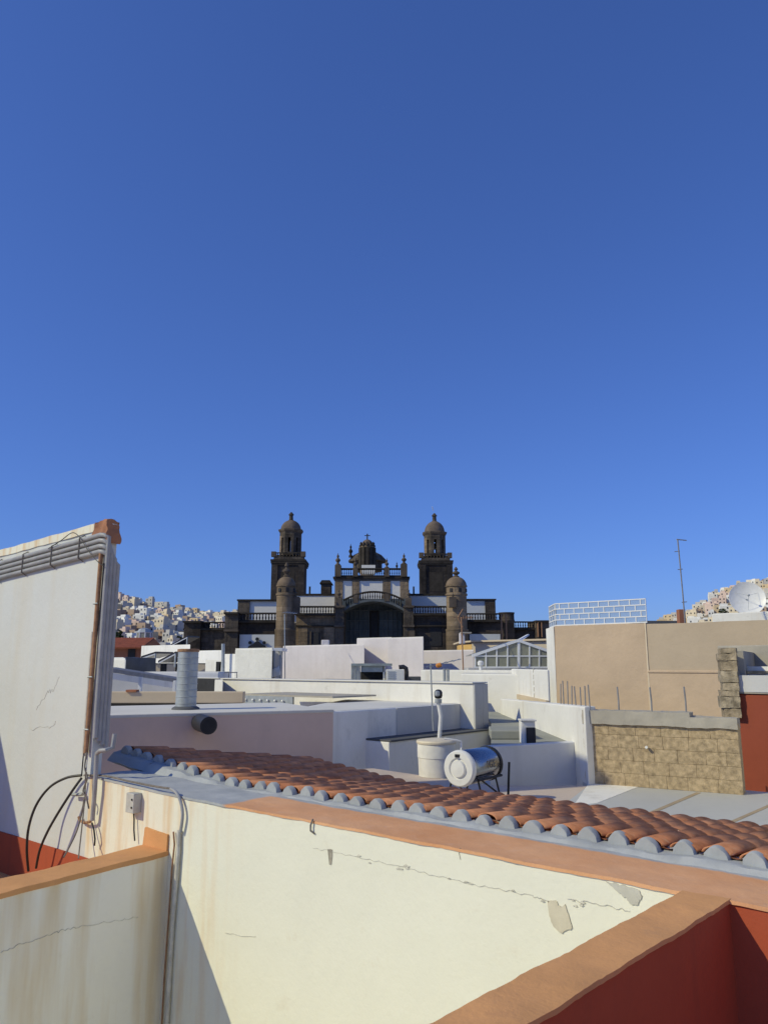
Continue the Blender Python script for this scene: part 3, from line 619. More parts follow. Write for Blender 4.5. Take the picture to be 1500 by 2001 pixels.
# tanks
def tank(px, yt, D, hw, label, lid=True):
    c = at(px,yt,D); r = at(px+hw,yt,D).x-c.x; z = c.z
    t = thing('water_tank', label, 'water tank', (c.x,c.y,-1.88))
    MB().lathe((c.x,c.y,0), [(r*.93,-1.88),(r*.96,z-.32),(r*.97,z-.26),(r*1.0,z-.25),(r*1.0,z-.03),(r*.96,z)], 32).build('body', M['tank'], t, True)
    if lid: MB().lathe((c.x,c.y,0), [(r*1.04,z-.02),(r*1.06,z+.01),(r*1.02,z+.035),(r*.5,z+.06),(r*.1,z+.065)], 32).build('lid', M['tanklid'], t, True)
    return t
tank(852,1450,14.0,37,'round white water tank with cream lid beside the solar heater')
# vent pipe with cowl, tv mast
D0 = 15.3; c = at(857,1440,D0); tp = at(856,1352,D0)
vp = thing('vent_pipe','white vent pipe with round dark cowl above the water tank','vent pipe',c)
MB().tube([c-Vector((0,0,.15)),at(861,1400,D0),at(856,1372,D0)],.04,12).build('pipe',M['whitemetal'],vp,True)
MB().tube([at(856,1374,D0),at(856,1366,D0)],.068,12).build('collar',M['galv'],vp,True)
MB().lathe(at(856,1357,D0),[(.03,-.08),(.065,-.07),(.08,-.02),(.08,.04),(.055,.08),(.02,.095)],16).build('cowl',M['blackmetal'],vp,True)
MB().lathe(at(854,1356,D0-.09),[(.02,-.05),(.05,-.03),(.05,.04),(.02,.06)],12).build('cowl_mouth',M['galv'],vp,True)
def yagi(name, label, base, top, D, mast_r, boom, nel, el, mat, elmat, tilt=0.0):
    b0 = at(base[0],base[1],D); t0_ = at(top[0],top[1],D)
    t = thing(name, label, 'antenna', b0)
    MB().tube([b0,t0_],mast_r,8).build('mast',mat,t,True)
    p0 = at(boom[0],boom[1],D-.1); p1 = at(boom[2],boom[3],D+.5)
    MB().tube([p0,p1],mast_r*.6,6).build('boom',mat,t,True)
    for k in range(nel):
        q = p0.lerp(p1,(k+.3)/nel); ln = el*(1-.05*k)
        v = Vector((.25,.45,.85 if tilt else .1)).normalized()
        MB().tube([q-v*ln,q+v*ln],mast_r*.35,5).build('element',elmat,t)
    return t
yagi('tv_antenna','thin tv antenna on a slender mast above the vent pipe',(846,1428),(841,1296),15.6,.014,(833,1303,900,1288),5,.2,M['galv'],M['galv'])
MB().lathe((0,0,0),[(.02,-.06),(.045,-.04),(.045,.04),(.02,.06)],10).build('balun',M['orange'],bpy.data.objects['tv_antenna']).matrix_basis = Matrix.Translation(at(857,1300,15.6)) @ Matrix.Rotation(1.3,4,'Y')
# solar water heater
ax = Vector((.60,.80,.0)).normalized(); D0 = 10.9; c = at(897,1502,D0); r = .232; Lh = .78
hz = thing('solar_water_heater','stainless solar water heater drum with pale round end on a black stand','water heater',(c.x+.3,c.y+.4,-1.88))
Rm = ax.to_track_quat('Z','Y').to_matrix().to_4x4()
o = MB().lathe((0,0,0),[(r*.96,0.02),(r,.04),(r,Lh-.03),(r*.95,Lh)],36).build('drum',M['chrome'],hz,True); o.matrix_basis = Matrix.Translation(c)@Rm
o = MB().lathe((0,0,0),[(r*1.03,.05),(r*1.05,.03),(r*1.03,-.01),(r*.95,-.03),(r*.62,-.035),(r*.58,-.015),(r*.5,-.015),(r*.45,-.05),(r*.1,-.06)],36).build('end_cap',M['whitemetal'],hz,True); o.matrix_basis = Matrix.Translation(c)@Rm
o = MB().lathe((0,0,0),[(r*1.03,-.04),(r*1.04,-.01),(r*1.0,.03)],36).build('far_cap',M['blackmetal'],hz,True); o.matrix_basis = Matrix.Translation(c+ax*Lh)@Rm
sidev = Vector((ax.y,-ax.x,0))
MB().box(-.035,.035,-.01,.02,-.02,.02).build('inlet',M['cable'],hz).matrix_basis = Matrix.Translation(c-ax*.045+Vector((0,0,.17)))
MB().tube([c+ax*.06+Vector((0,0,r-.01)),c+ax*.06+Vector((0,0,r+.12)),c+ax*.0+Vector((-.04,0,r+.14)),c+Vector((-.2,0,r+.16))],.014,8).build('filler_pipe',M['whitemetal'],hz,True)
for k, (a_, sgn) in enumerate(((.14,1),(.14,-1),(.62,1),(.62,-1))):
    p0 = c+ax*a_+sidev*sgn*.2+Vector((0,0,-.13)); p1 = c+ax*a_+sidev*sgn*.30; p1.z = -1.88
    MB().tube([p0,p1],.014,6).build('leg',M['blackmetal'],hz)
for sgn in (1,-1):
    MB().tube([c+ax*.08+sidev*sgn*.25+Vector((0,0,-.14)),c+ax*.72+sidev*sgn*.25+Vector((0,0,-.14))],.018,6).build('rail',M['blackmetal'],hz)
    MB().tube([c+ax*.14+sidev*sgn*.25+Vector((0,0,-.14)),c+ax*.62+sidev*sgn*.3+Vector((0,0,-.40))],.012,6).build('brace',M['blackmetal'],hz)
MB().tube([c+ax*.9+sidev*.28+Vector((0,0,.02)),c+ax*.8+sidev*.3+Vector((0,0,-.45))],.018,6).build('brace',M['blackmetal'],hz)
tc = bpy.data.curves.new('lettering','FONT'); tc.body = 'FGE'; tc.size = .14; tc.extrude = .0015; tc.align_x = 'CENTER'; tc.align_y='CENTER'
to = bpy.data.objects.new('lettering_src', tc); COL.objects.link(to)
dg = bpy.context.evaluated_depsgraph_get(); tm = bpy.data.meshes.new_from_object(to.evaluated_get(dg)); bpy.data.objects.remove(to)
for v in tm.vertices:                                       # bend the letters round the drum
    a_ = v.co.y/r; rr = r+.0025+v.co.z; v.co = Vector((v.co.x, rr*math.sin(a_), rr*math.cos(a_)))
tm.materials.clear(); tm.materials.append(M['letter'])
lt = bpy.data.objects.new('lettering', tm); COL.objects.link(lt); attach(lt, hz)
outw = (sidev*1.0+Vector((0,0,.12))).normalized(); upv = outw.cross(ax) * 1; 
if upv.z < 0: upv = -upv
lt.matrix_basis = Matrix(((ax.x,upv.x,outw.x,0),(ax.y,upv.y,outw.y,0),(ax.z,upv.z,outw.z,0),(0,0,0,1)))
lt.matrix_basis.translation = c+ax*.47
# small terrace with chimney, behind the heater
zf = -1.33
A5, B5 = run(955,1146,1459,13.0,(.90,.436)); z5 = A5.z
mt = thing('sunken_terrace','small sunken roof terrace with bluish shaded front wall','terrace',(2.5,15,GROUND))
MB().wall(A5,B5,-2.2,z5,.2).build('front_wall', M['white_in_shade'], mt, False, .015)
MB().prism([(1.78,13.3),(3.3,13.9),(3.3,23.2),(2.95,23.2),(2.52,18.7)], -2.2, zf).build('floor', M['roofgreen'], mt)
MB().prism([(3.28,12.95),(3.5,13.1),(3.5,22.3),(3.28,22.3)], -2.3, -.7, [-.66,-.66,-.92,-.92]).build('side_wall', M['white'], mt, False, .025)
f1, f2 = at(957,1452,13.6), at(1040,1452,14.3)
MB().prism([(1.95,14.6),(2.75,14.6),(2.75,15.6),(2.05,15.6)], zf, zf+.16).build('skylight_kerb', M['roofgreen'], mt, False, .02)
ch = at(1034,1458,13.75); cz0 = at(1034,1410,13.75).z
tk = thing('roof_chimney','squat white chimney with dark open front on the small terrace','chimney',(ch.x,ch.y,zf))
MB().box(ch.x-.12,ch.x+.12,ch.y+.04,ch.y+.3,zf,cz0).build('stack', M['white'], tk, False, .015)
MB().box(ch.x-.045,ch.x+.115,ch.y,ch.y+.035,zf+.0,cz0-.1).build('opening', M['dark'], tk, False, .01)
MB().box(ch.x-.135,ch.x+.135,ch.y-.005,ch.y+.32,cz0+.002,cz0+.03).build('cap', M['roofwhite'], tk, False, .008)
block('back_house','white house wall with rusty drip stains behind the small terrace','house',900,1012,1316,24.5,dd,2.5,M['white'],M['roofwhite'],-6)
rwt = thing('side_house','sunlit white side wall with a column of dark stain marks, left of the tan building','house',(4.2,21,-6))
MB().prism([(3.92,18.9),(3.98,18.9),(4.05,24.2),(3.92,24.2)], -6, -.1).build('wall', M['white'], rwt, False, .03)
for k in range(6):
    q = Vector((3.918, 20.6, -.12-.16*k)); patch(rwt,'stain',[q+Vector((0,-.04,.05)),q+Vector((0,.04,.03)),q+Vector((0,.03,-.06)),q+Vector((0,-.03,-.05))],Vector((-1,0,0)),M['greystain'],.003,k,.01)
MB().prism([(3.86,18.85),(3.93,18.85),(3.93,23),(3.86,23)], -.95, -.82).build('ledge', M['beige'], rwt)
# sandstone wall
P5a = atz(1143,1531,-1.88); P5b = atz(1452,1554,-1.88); z5t = -.77
dn = (P5b-P5a); L5 = dn.length; dn.normalize(); nn = Vector((-dn.y,dn.x,0))
sw = thing('sandstone_wall','weathered sandstone block wall with concrete cap at the right','wall',P5a.lerp(P5b,.5))
MB().prism([(P5a+nn*.03).xy,(P5b+nn*.03).xy,(P5b+nn*.35).xy,(P5a+nn*.35).xy], -2.3, z5t-.10).build('core', M['sandjoint'], sw, False, .01)
rnd = random.Random(3); nr = 5; hh = (z5t-.13+1.88)/nr; zc = -1.88
def lump(a, b, th, z0, z1, amp, cell, seed):
    m = MB(); return m.grid_hexa([Vector((a.x,a.y,z0)),Vector((b.x,b.y,z0)),Vector((b.x,b.y,z0))+nn*th,Vector((a.x,a.y,z0))+nn*th],[Vector((a.x,a.y,z1)),Vector((b.x,b.y,z1)),Vector((b.x,b.y,z1))+nn*th,Vector((a.x,a.y,z1))+nn*th],cell,amp,6,seed)
for rI in range(nr):
    u = 0.0; k = 0
    while u < L5-.05:
        wdt = rnd.uniform(.26,.44)*(.55 if (k==0 and rI%2) else 1); u1 = min(L5, u+wdt)
        if L5-u1 < .12: u1 = L5
        pr = rnd.uniform(.012,.016)
        lump(P5a+dn*(u+.0015)+nn*(.03-pr), P5a+dn*(u1-.0015)+nn*(.03-pr), .12, zc+.0015, zc+hh-.0015, .007, .045, 3).build('stone_block', M['sand'], sw, True, .003, 1)
        u = u1; k += 1
    zc += hh
nc = 7
for k in range(nc):
    a_, b_ = P5a+dn*(L5*k/nc)-nn*.03, P5a+dn*(L5*(k+1)/nc)-nn*.03
    zz = z5t + (.05 if k < 5 else -.015)
    lump(a_, b_, .42, zc-.035, zz, .016, .04, 50).build('cap_section', M['concrete'], sw, True)
MB().lathe((0,0,0),[(.022,0),(.022,.05)],10).build('spout',M['whitemetal'],sw).matrix_basis = Matrix.Translation(P5a.lerp(P5b,.43)-nn*.02+Vector((0,0,.62)))@(-nn).to_track_quat('Z','Y').to_matrix().to_4x4()
for (x, yt, yb) in ((1207,1342,1390),(1271,1343,1392),(1338,1342,1398)):
    u_ = None; r_ = ray(x,(yt+yb)/2); k_ = (P5a+nn*.12).dot(nn)/r_.dot(nn); q = r_*k_; 
    zt_ = ray(x,yt)*((P5a+nn*.12).dot(nn)/ray(x,yt).dot(nn))
    tag(MB().tube([Vector((q.x,q.y,z5t-.05)),Vector((q.x+.004,q.y,zt_.z*.5+z5t*.5)),Vector((q.x-.006,q.y,zt_.z))],.013,6).build('steel_post',M['steel']), {1207:'grey steel post on the concrete cap, left of three',1271:'middle of three grey steel posts on the concrete cap',1338:'rightmost of three grey steel posts on the concrete cap'}[x],'post','steel posts on the sandstone wall')
for k in range(8):
    y_ = 13.05+.31*k+random.uniform(-.05,.05)
    tag(MB().tube([(3.39,y_,-.75),(3.39+random.uniform(-.02,.02),y_,-.75+.42+random.uniform(-.04,.05))],.011,6).build('rebar_stub',M['steel']),'short rebar stub in the row on the white side wall','rebar','rebar stubs on the white side wall')
# red wall and ruin
t6, A6, B6, n6, z6 = block('red_wall_house','dark red painted wall half in shadow at the right edge','house',1437,1640,1354,13.7,dd,1.0,M['red2'],None,-3)
MB().prism([(A6-n6*.03).xy,(B6-n6*.03).xy,(B6+n6*1.0).xy,(A6+n6*1.0).xy], z6-.01, z6+.035).build('ledge', M['concrete'], t6, False, .01)
A7, B7 = run(1400,1640,1262,16.4,dd); z7 = A7.z
ru = thing('ruined_house','ruined roughcast house wall with broken stone pier above the red wall','ruin',(A6.x+.6,A6.y+1,-1))
MB().wall(A7,B7,-2,z7,.3).build('back_wall', M['concrete'], ru, False, .02)
q = at(1424,1270,14.05); MB().prism([(q.x,q.y),(q.x+.22,q.y-.05),(A7.x+.75,A7.y-.1),(A7.x+.5,A7.y-.1)], -1, at(1424,1272,14.05).z).build('added_shade_wall', M['concrete'], ru)  # wall added behind the pier to shade the ruin's inside
rnd = random.Random(12); pa = at(1411,1400,13.75); zc = at(1411,1402,13.75).z; ztp = at(1411,1266,13.75).z; wdp = .235; k = 0
while zc < ztp-.02:
    h_ = min(rnd.uniform(.10,.24), ztp-zc); o_ = rnd.uniform(-.05,.05)
    a_ = Vector((pa.x+o_+.02,pa.y-.0,0)); b_ = Vector((pa.x+wdp,pa.y-.2,0))
    MB().grid_hexa([Vector((a_.x,a_.y,zc)),Vector((b_.x,b_.y,zc)),Vector((b_.x+.16,b_.y+.3,zc)),Vector((a_.x+.1,a_.y+.35,zc))],[Vector((a_.x,a_.y,zc+h_-.006)),Vector((b_.x,b_.y,zc+h_-.006)),Vector((b_.x+.16,b_.y+.3,zc+h_-.006)),Vector((a_.x+.1,a_.y+.35,zc+h_-.006))],.06,.014,9,k).build('rubble_stone', M['rubble'], ru, True)
    zc += h_; k += 1
MB().prism([(pa.x+wdp+.02,pa.y-.1),(pa.x+1.6,pa.y-1.3),(pa.x+1.9,pa.y-.9),(pa.x+wdp+.3,pa.y+.35)], z6+.02, z6+.3).build('low_wall', M['grey_shade'], ru)
for zz in (1314,1324):
    q = at(1475,zz,14.2); MB().box(q.x-.16,q.x+1.2,q.y,q.y+.07,q.z-.03,q.z+.03).build('beam', M['rubble'], ru, False, .008)
MB().prism([(pa.x+.55,pa.y+.9),(pa.x+2.5,pa.y-.7),(pa.x+2.7,pa.y-.4),(pa.x+.8,pa.y+1.2)], z6, z6+.45).build('inner_wall', M['white_blue'], ru)
# tan building
A8, B8 = run(1082,1258,1224,26.0,dd); z8 = A8.z
n8 = Vector((nrm2(A8,B8).x,nrm2(A8,B8).y,0))
tb = thing('tan_building','tall plain tan rendered building with balcony on top at the right','building',(A8.x+2,A8.y+1,GROUND))
MB().grid_hexa([Vector((A8.x,A8.y,-5)),Vector((B8.x,B8.y,-5)),Vector((B8.x,B8.y,-5))+n8*4,Vector((A8.x,A8.y,-5))+n8*4],[Vector((A8.x,A8.y,z8)),Vector((B8.x,B8.y,z8)),Vector((B8.x,B8.y,z8))+n8*4,Vector((A8.x,A8.y,z8))+n8*4],.25,.03,.9,3).build('wall', M['tan'], tb, True, .01)
C8 = B8 + Vector((dd[0],dd[1],0))*7
bd = Vector((dd[0],dd[1],0)); MB().prism([(B8-n8*.006).xy,(B8+bd*.05-n8*.006).xy,(B8+bd*.05+n8*.05).xy,(B8+n8*.05).xy],-5,z8+.005).build('seam_highlight', M['seamlight'], tb)  # thin pale strip, light caught on the seam edge put into its colour
MB().grid_hexa([Vector((B8.x,B8.y,-5))+n8*.02,Vector((C8.x,C8.y,-5))+n8*.02,Vector((C8.x,C8.y,-5))+n8*4,Vector((B8.x,B8.y,-5))+n8*4],[Vector((B8.x,B8.y,z8-.03))+n8*.02,Vector((C8.x,C8.y,z8-.03))+n8*.02,Vector((C8.x,C8.y,z8-.03))+n8*4,Vector((B8.x,B8.y,z8-.03))+n8*4],.3,.012,.9,5).build('side_wing', M['tan2'], tb, True)
r_ = ray(1268,1312); k_ = (B8).dot(n8)/r_.dot(n8); zle = (r_*k_).z
MB().prism([(B8+n8*.07).xy,(B8+(C8-B8)*.36+n8*.07).xy,(B8+(C8-B8)*.36-n8*.03).xy,(B8-n8*.03+Vector((dd[0],dd[1],0))*.02).xy][::-1], zle-.04, zle+.03).build('ledge', M['tan'], tb, False, .015)
MB().prism([(B8+Vector((dd[0],dd[1],0))*.02-n8*.0).xy,(B8+(C8-B8)*.36-n8*.0).xy,(B8+(C8-B8)*.36+n8*.07).xy,(B8+n8*.07).xy], -5, zle-.04).build('plinth', M['tan'], tb)
wq = at(1066,1230,27.6)
MB().prism([A8.xy-Vector((.015,.0)),(A8+n8*2).xy,(wq.x+.5,wq.y+1.2),(wq.x,wq.y)], -5, z8-.01).build('side_wall', M['white'], tb)
# brick-pattern glass balustrade on it
gb = thing('glass_balustrade','white lattice balustrade with glass panes in a brick pattern on the tan building','balustrade',(A8.x,A8.y,z8))
def lattice(P, Q, z0, z1, rows, cols, inset):
    d = Q-P; d.z = 0; L = d.length; d.normalize(); n = Vector((-d.y,d.x,0)); hr = (z1-z0)/rows; wc = L/cols; bt = .03
    mb = MB()
    for r_ in range(rows+1):
        z = z0+hr*r_; a_, b_ = P+n*inset, Q+n*inset
        mb.prism([a_.xy,b_.xy,(b_+n*.04).xy,(a_+n*.04).xy], z-bt*.55, z+bt*.55)
    for r_ in range(rows):
        us = sorted(set([0.0,L]+[wc*(k+(.5 if r_%2 else 0)) for k in range(cols+1) if 0 < wc*(k+(.5 if r_%2 else 0)) < L]))
        for u in us:
            a_, b_ = P+d*max(0,u-bt*.5)+n*(inset+.002), P+d*min(L,u+bt*.5)+n*(inset+.002)
            mb.prism([a_.xy,b_.xy,(b_+n*.036).xy,(a_+n*.036).xy], z0+hr*r_+bt*.55, z0+hr*(r_+1)-bt*.55)
        for u0, u1 in zip(us, us[1:]):
            a_, b_ = P+d*(u0+bt*.5)+n*(inset+.015), P+d*(u1-bt*.5)+n*(inset+.015)
            MB().prism([a_.xy,b_.xy,(b_+n*.01).xy,(a_+n*.01).xy], z0+hr*r_+bt*.55, z0+hr*(r_+1)-bt*.55).build('pane', M['glass'], gb)
    mb.build('lattice_frame', M['whiteframe'], gb)
zf1 = at(1084,1180,26).z
lattice(A8+Vector((dd[0],dd[1],0))*.03, B8+Vector((dd[0],dd[1],0))*.08, z8+.03, zf1, 4, 9, .03)
wq2 = at(1068,1184,27.5)
lattice(Vector((wq2.x,wq2.y,0)), A8, z8+.03, zf1, 4, 3, .05)
# things on the roofs beyond the tan building
q0 = at(1258,1213,36); q1 = at(1336,1213,36)
tag(MB().prism([q0.xy,q1.xy,(q1.x,q1.y+4),(q0.x,q0.y+4)], -4, q0.z).build('dark_shed_roof', M['roofdark']), 'low dark shed roof between balustrade and mast', 'shed')
td, A9, B9, n9, z9 = block('dish_house','white parapet of the roof that carries the satellite dish','house',1390,1700,1199,34,dd,6,M['white'],M['roofwhite'])
D0 = 33.6; c = at(1459,1169,D0); rd = at(1492,1169,D0).x-c.x
ds = thing('satellite_dish','big white round satellite dish at the right edge','satellite dish',(c.x,c.y+.4,z9))
fw = Vector((-.28,-.95,.22)).normalized(); Rm = fw.to_track_quat('Z','Y').to_matrix().to_4x4()
o = MB().lathe((0,0,0),[(.02,-.16*1.0),(rd*.3,-.15),(rd*.6,-.10),(rd*.85,-.04),(rd,.02),(rd*1.01,.005),(rd*.86,-.065),(rd*.6,-.13),(rd*.3,-.18),(.02,-.19)],40).build('reflector',M['whitemetal'],ds,True); o.matrix_basis = Matrix.Translation(c)@Rm
for k in range(3):
    a_ = 2*math.pi*k/3+.5; pa_ = Matrix.Translation(c)@Rm@Vector((rd*.7*math.cos(a_),rd*.7*math.sin(a_),-.06)); MB().tube([pa_,c+fw*.42],.006,5).build('strut',M['galv'],ds)
MB().lathe((0,0,0),[(.03,0),(.045,.03),(.045,.1),(.02,.12)],10).build('feed_horn',M['galv'],ds,True).matrix_basis = Matrix.Translation(c+fw*.36)@Rm
MB().tube([c-fw*.15,c-fw*.3+Vector((0,.1,-.2)),Vector((c.x+.05,c.y+.45,z9))],.05,8).build('mount',M['galv'],ds,True)
D0 = 31
am = thing('antenna_mast','tall thin leaning antenna mast against the sky','antenna mast',at(1338,1216,D0))
MB().tube([at(1338,1222,D0),at(1333,1160,D0),at(1327,1095,D0),at(1323,1054,D0)],.028,8).build('mast',M['steel'],am,True)
MB().tube([at(1321,1054,D0),at(1340,1056,D0+.3)],.022,6).build('boom',M['steel'],am)
for k in range(5):
    q = at(1324+3.6*k,1054.3+.4*k,D0+.06*k); MB().tube([q-Vector((.02,.16,.02)),q+Vector((.02,.16,.02))],.008,5).build('element',M['steel'],am)
for (x,y) in ((1322,1078),(1328,1113),(1336,1177)): MB().tube([at(x-5,y,D0),at(x+5,y-1,D0)],.016,5).build('bracket',M['steel'],am)
oc = at(1337,1216,31.4); zo = at(1337,1190,31.4).z
tag(MB().box(oc.x-.15,oc.x+.12,oc.y+.15,oc.y+.45,GROUND,zo).build('chimney_pier', M['brickred'], None, False, .02), 'reddish masonry pier at the foot of the tall mast', 'chimney')
# ------------------------------------------------------------------ white roofs in front of the cathedral
def sub_prism(t, name, A, B, n3, z0, z1, mat, bev=0.0): return MB().prism([A.xy,B.xy,(B+n3).xy,(A+n3).xy], z0, z1).build(name, mat, t, False, bev)
ta, Aa, Ba, na, za = block('pink_house','long pinkish white wall with small chimney stub before the cathedral','house',553,712,1262,36,dd,5,M['white_pink'],M['roofwhite'],bev=.05)
q = Aa.lerp(Ba,.54)+na*.03; MB().box(q.x-.17,q.x+.17,q.y,q.y+.35,za-.1,za+.22).build('chimney', M['white_pink'], ta, False, .03)
block('pink_annex','pinkish white raised block with slanting shadow in front of the arch','house',697,765,1247,35.4,dd,4,M['white_pink'],M['roofwhite'],bev=.05)
block('pink_cube','plain pinkish white cube right of the raised block','house',757,827,1246,33.4,dd,3.2,M['white_pink'],M['roofwhite'],bev=.05)
block('white_low_house','low white wall behind the tv antenna','house',822,925,1271,37,dd,4,M['white_pink'],M['roofwhite'],bev=.05)
tl, Al, Bl, nl, zl_ = block('white_ledge_house','narrow white roof ledge below the low white wall','house',822,1010,1309,29.5,dd,2.5,M['white'],M['roofwhite'],-8)
for (x, lab) in ((868,'left of two small grey vent stubs on the white ledge'),(875,'right of two small grey vent stubs on the white ledge')):
    q = at(x,1318,27.2); tag(MB().lathe((q.x,q.y,0),[(.05,-.6),(.05,at(x,1307,27.2).z-.03),(.065,at(x,1307,27.2).z-.03),(.065,at(x,1307,27.2).z)],10).build('vent_stub',M['galv'],None,True),lab,'vent','vent stubs on the white ledge')
# roughcast block and open frame beside it
tg, Ag, Bg, ng, zg = block('roughcast_house','roughcast white block with knobbly plaster left of the pinkish wall','house',460,533,1267,30.5,dd,2.6,M['rough'],M['roofwhite'],bev=.06)
fr_ = thing('lean_to','grey open lean-to with white cloth between roughcast block and pinkish wall','lean-to',at(542,1330,30))
MB().fbox(534,551,1266,1272,30.2,1.6).build('roof',M['whiteframe'],fr_)
MB().fbox(534,537,1272,1332,30.2,.1).build('post',M['galv'],fr_); MB().fbox(546,549,1272,1332,30.2,.1).build('post',M['galv'],fr_)
MB().fbox(534,551,1272,1334,31.6,.1).build('back_panel',M['grey_shade'],fr_)
MB().grid_hexa([at(532,1322,29.9),at(546,1318,29.9),at(548,1318,30.5),at(533,1322,30.5)],[at(534,1308,29.9),at(545,1302,29.9),at(547,1302,30.5),at(534,1308,30.5)],.06,.06,4).build('cloth',M['white'],fr_,True)
block('grey_side_wall','grey-white stained wall stub with a thin pole left of the roughcast block','house',433,462,1278,31.5,dd,1.6,M['white_blue'],M['roofwhite'])
block('low_white_house','white low-roofed house with a narrow dark door at mid left','house',402,436,1290,34,dd,2.0,M['white'],M['roofwhite'])
q = at(428,1310,33.0); tag(MB().box(q.x-.07,q.x+.07,q.y-.3,q.y+.1,q.z-.3,at(428,1293,33).z).build('dark_shutter',M['dark']),'narrow dark shutter on the low white house','shutter')
rl = thing('roof_railing','thin dark railing at the roof edge left of the roughcast block','railing',at(446,1335,27.5))
MB().tube([at(428,1314,27.5),at(464,1314,27.5)],.02,6).build('rail',M['steel'],rl)
for x in (430,447,463): MB().tube([at(x,1314,27.5),at(x,1340,27.5)],.016,6).build('post',M['steel'],rl)
po = at(435,1274,31); tag(MB().tube([at(436,1330,31),at(436,1258,31)],.07,8).build('roof_pole',M['galv'],None,True),'short grey standpipe beside the roughcast block','pole')
# shed with sheet metal, air conditioner and elbow duct
zs = at(700,1333,26).z
ss_ = thing('metal_shed','small sheet metal shed with a dark open front on the white roof','shed',at(720,1333,26.5))
for k in range(6):
    MB().fbox(686+3*k,688.6+3*k,1298,1336,26+.02*(k%2),.06).build('sheet_rib',M['corr'],ss_)
MB().fbox(686,766,1296.5,1301,25.9,1.4).build('roof',M['corr'],ss_)
MB().fbox(705,750,1301,1313,26.1,.08).build('lintel',M['galv'],ss_)
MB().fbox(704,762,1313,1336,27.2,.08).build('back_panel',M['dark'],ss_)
MB().fbox(748,752,1301,1336,26.1,1.1).build('side_panel',M['white'],ss_)
sb = thing('air_conditioner','boxy white air conditioning unit beside the metal shed','air conditioner',at(772,1330,26))
MB().fbox(754,789,1308,1333,25.9,.5).build('casing',M['white'],sb,False,.02)
for k in range(5): MB().fbox(757,772,1312+4*k,1313.2+4*k,25.88,.03).build('grille_slat',M['galv'],sb)
cv = [at(779,1304,26.6),at(788,1303,26.6),at(793,1306,26.6),at(794,1313,26.6),at(794,1336,26.6)]
tag(MB().tube(cv,.075,12).build('elbow_duct',M['black_pipe'],None,True),'black elbow duct beside the air conditioner','duct')
tag(MB().fbox(796,822,1322,1334,27.4,.4).build('dark_low_box',M['roofdark'],None,False,.02),'low dark box on the roof right of the elbow duct','box')
# yellow building and glazed gable
ty, Ay, By, ny, zy = block('yellow_house','ochre yellow and cream house with flat roof behind the glazed gable','house',921,1078,1255,44,dd,5,M['cream'],M['roofwhite'])
q = at(897,1258,45.6)
MB().prism([q.xy,Ay.xy,(Ay+ny*.4).xy,(q.x,q.y+1.5)], GROUND, zy-.12).build('side_wall', M['yellow'], ty)
MB().prism([(q-ny*.02).xy,(Ay-ny*.05).xy,(By-ny*.05).xy,(By+ny).xy,(q.x,q.y+4)], zy, zy+.09).build('roof_slab', M['beige'], ty)
tag(MB().fbox(898,908,1237,1258,43,.5).build('chimney',M['white_pink'],None,False,.03),'pale chimney above the yellow side wall','chimney')
tag(MB().fbox(900,921,1235,1237.5,42.8,.8).build('chimney_slab',M['concrete'],None),'thin concrete slab over the pale chimney','slab')
gh = thing('glazed_gable','white framed glazed gable of a roof conservatory','conservatory',at(994,1305,30))
DG = 30.0
xs = [928,949,970,991,1013,1034,1053,1070]; ap = (1012.5,1251.5)
def ytopg(x): return 1281+(1251.5-1281)*(x-924)/(1012.5-924) if x < 1012.5 else 1251.5+(1270-1251.5)*(x-1012.5)/(1064.5-1012.5)
def bar(x0,y0,x1,y1,wd,dep=.06,off=0.0):
    a_, b_ = at(x0,y0,DG+off), at(x1,y1,DG+off); d_ = (b_-a_).normalized(); u_ = Vector((0,1,0)).cross(d_)*wd
    return MB().ext([a_-u_,b_-u_,b_+u_,a_+u_], (0,dep,0)).build('glazing_bar',M['whiteframe'],gh)
for x in xs: bar(x,1304,x,ytopg(x)+2,.025 if x != 1013 else .05,.05)
bar(926,1282,1070,1282,.022,.045,.003); bar(926,1304,1070,1304,.03,.055,.003)
bar(922,1281.5,ap[0],ap[1],.05,.12,-.03); bar(ap[0],ap[1],1072,1272.5,.05,.12,-.036)
for x0, x1 in zip(xs, xs[1:]):
    for lo, hi in ((1303,1283),(1281,None)):
        if hi is None: pts = [(x0+1,lo),(x1-1,lo),(x1-1,min(lo-.5,ytopg(x1-1)+1.5)),(x0+1,min(lo-.5,ytopg(x0+1)+1.5))]
        else: pts = [(x0+1,lo),(x1-1,lo),(x1-1,hi),(x0+1,hi)]
        MB().ext([at(x,y,DG+.03) for x,y in pts],(0,.012,0)).build('pane',M['greenglass'],gh)
a_, b_, c_ = at(922,1281.5,DG), at(ap[0],ap[1],DG), at(1072,1272.5,DG)
for p_, q_ in ((a_,b_),(b_,c_)):
    MB().ext([p_+Vector((0,.12,.0)),q_+Vector((0,.12,.0)),q_+Vector((0,.12,.03)),p_+Vector((0,.12,.03))],(0,2.2,0)).build('roof_glazing',M['greenglass'],gh)
MB().fbox(915,1072,1305,1340,29.95,2.4).build('base_wall',M['greystained'],gh)
MB().ext([at(1008,1253,31),at(1033,1239,32),at(1034,1241,32),at(1014,1256,31)],(0,.6,0)).build('open_vent',M['whiteframe'],gh)
wc = at(939,1312,28.5); tag(MB().lathe((wc.x,wc.y,0),[(.06,wc.z-.3),(.06,at(939,1300,28.5).z),(.11,at(939,1300,28.5).z),(.12,at(939,1294,28.5).z),(.06,at(939,1291,28.5).z)],12).build('cowl_vent',M['whitemetal'],None,True),'small white capped vent in front of the glazed gable','vent')
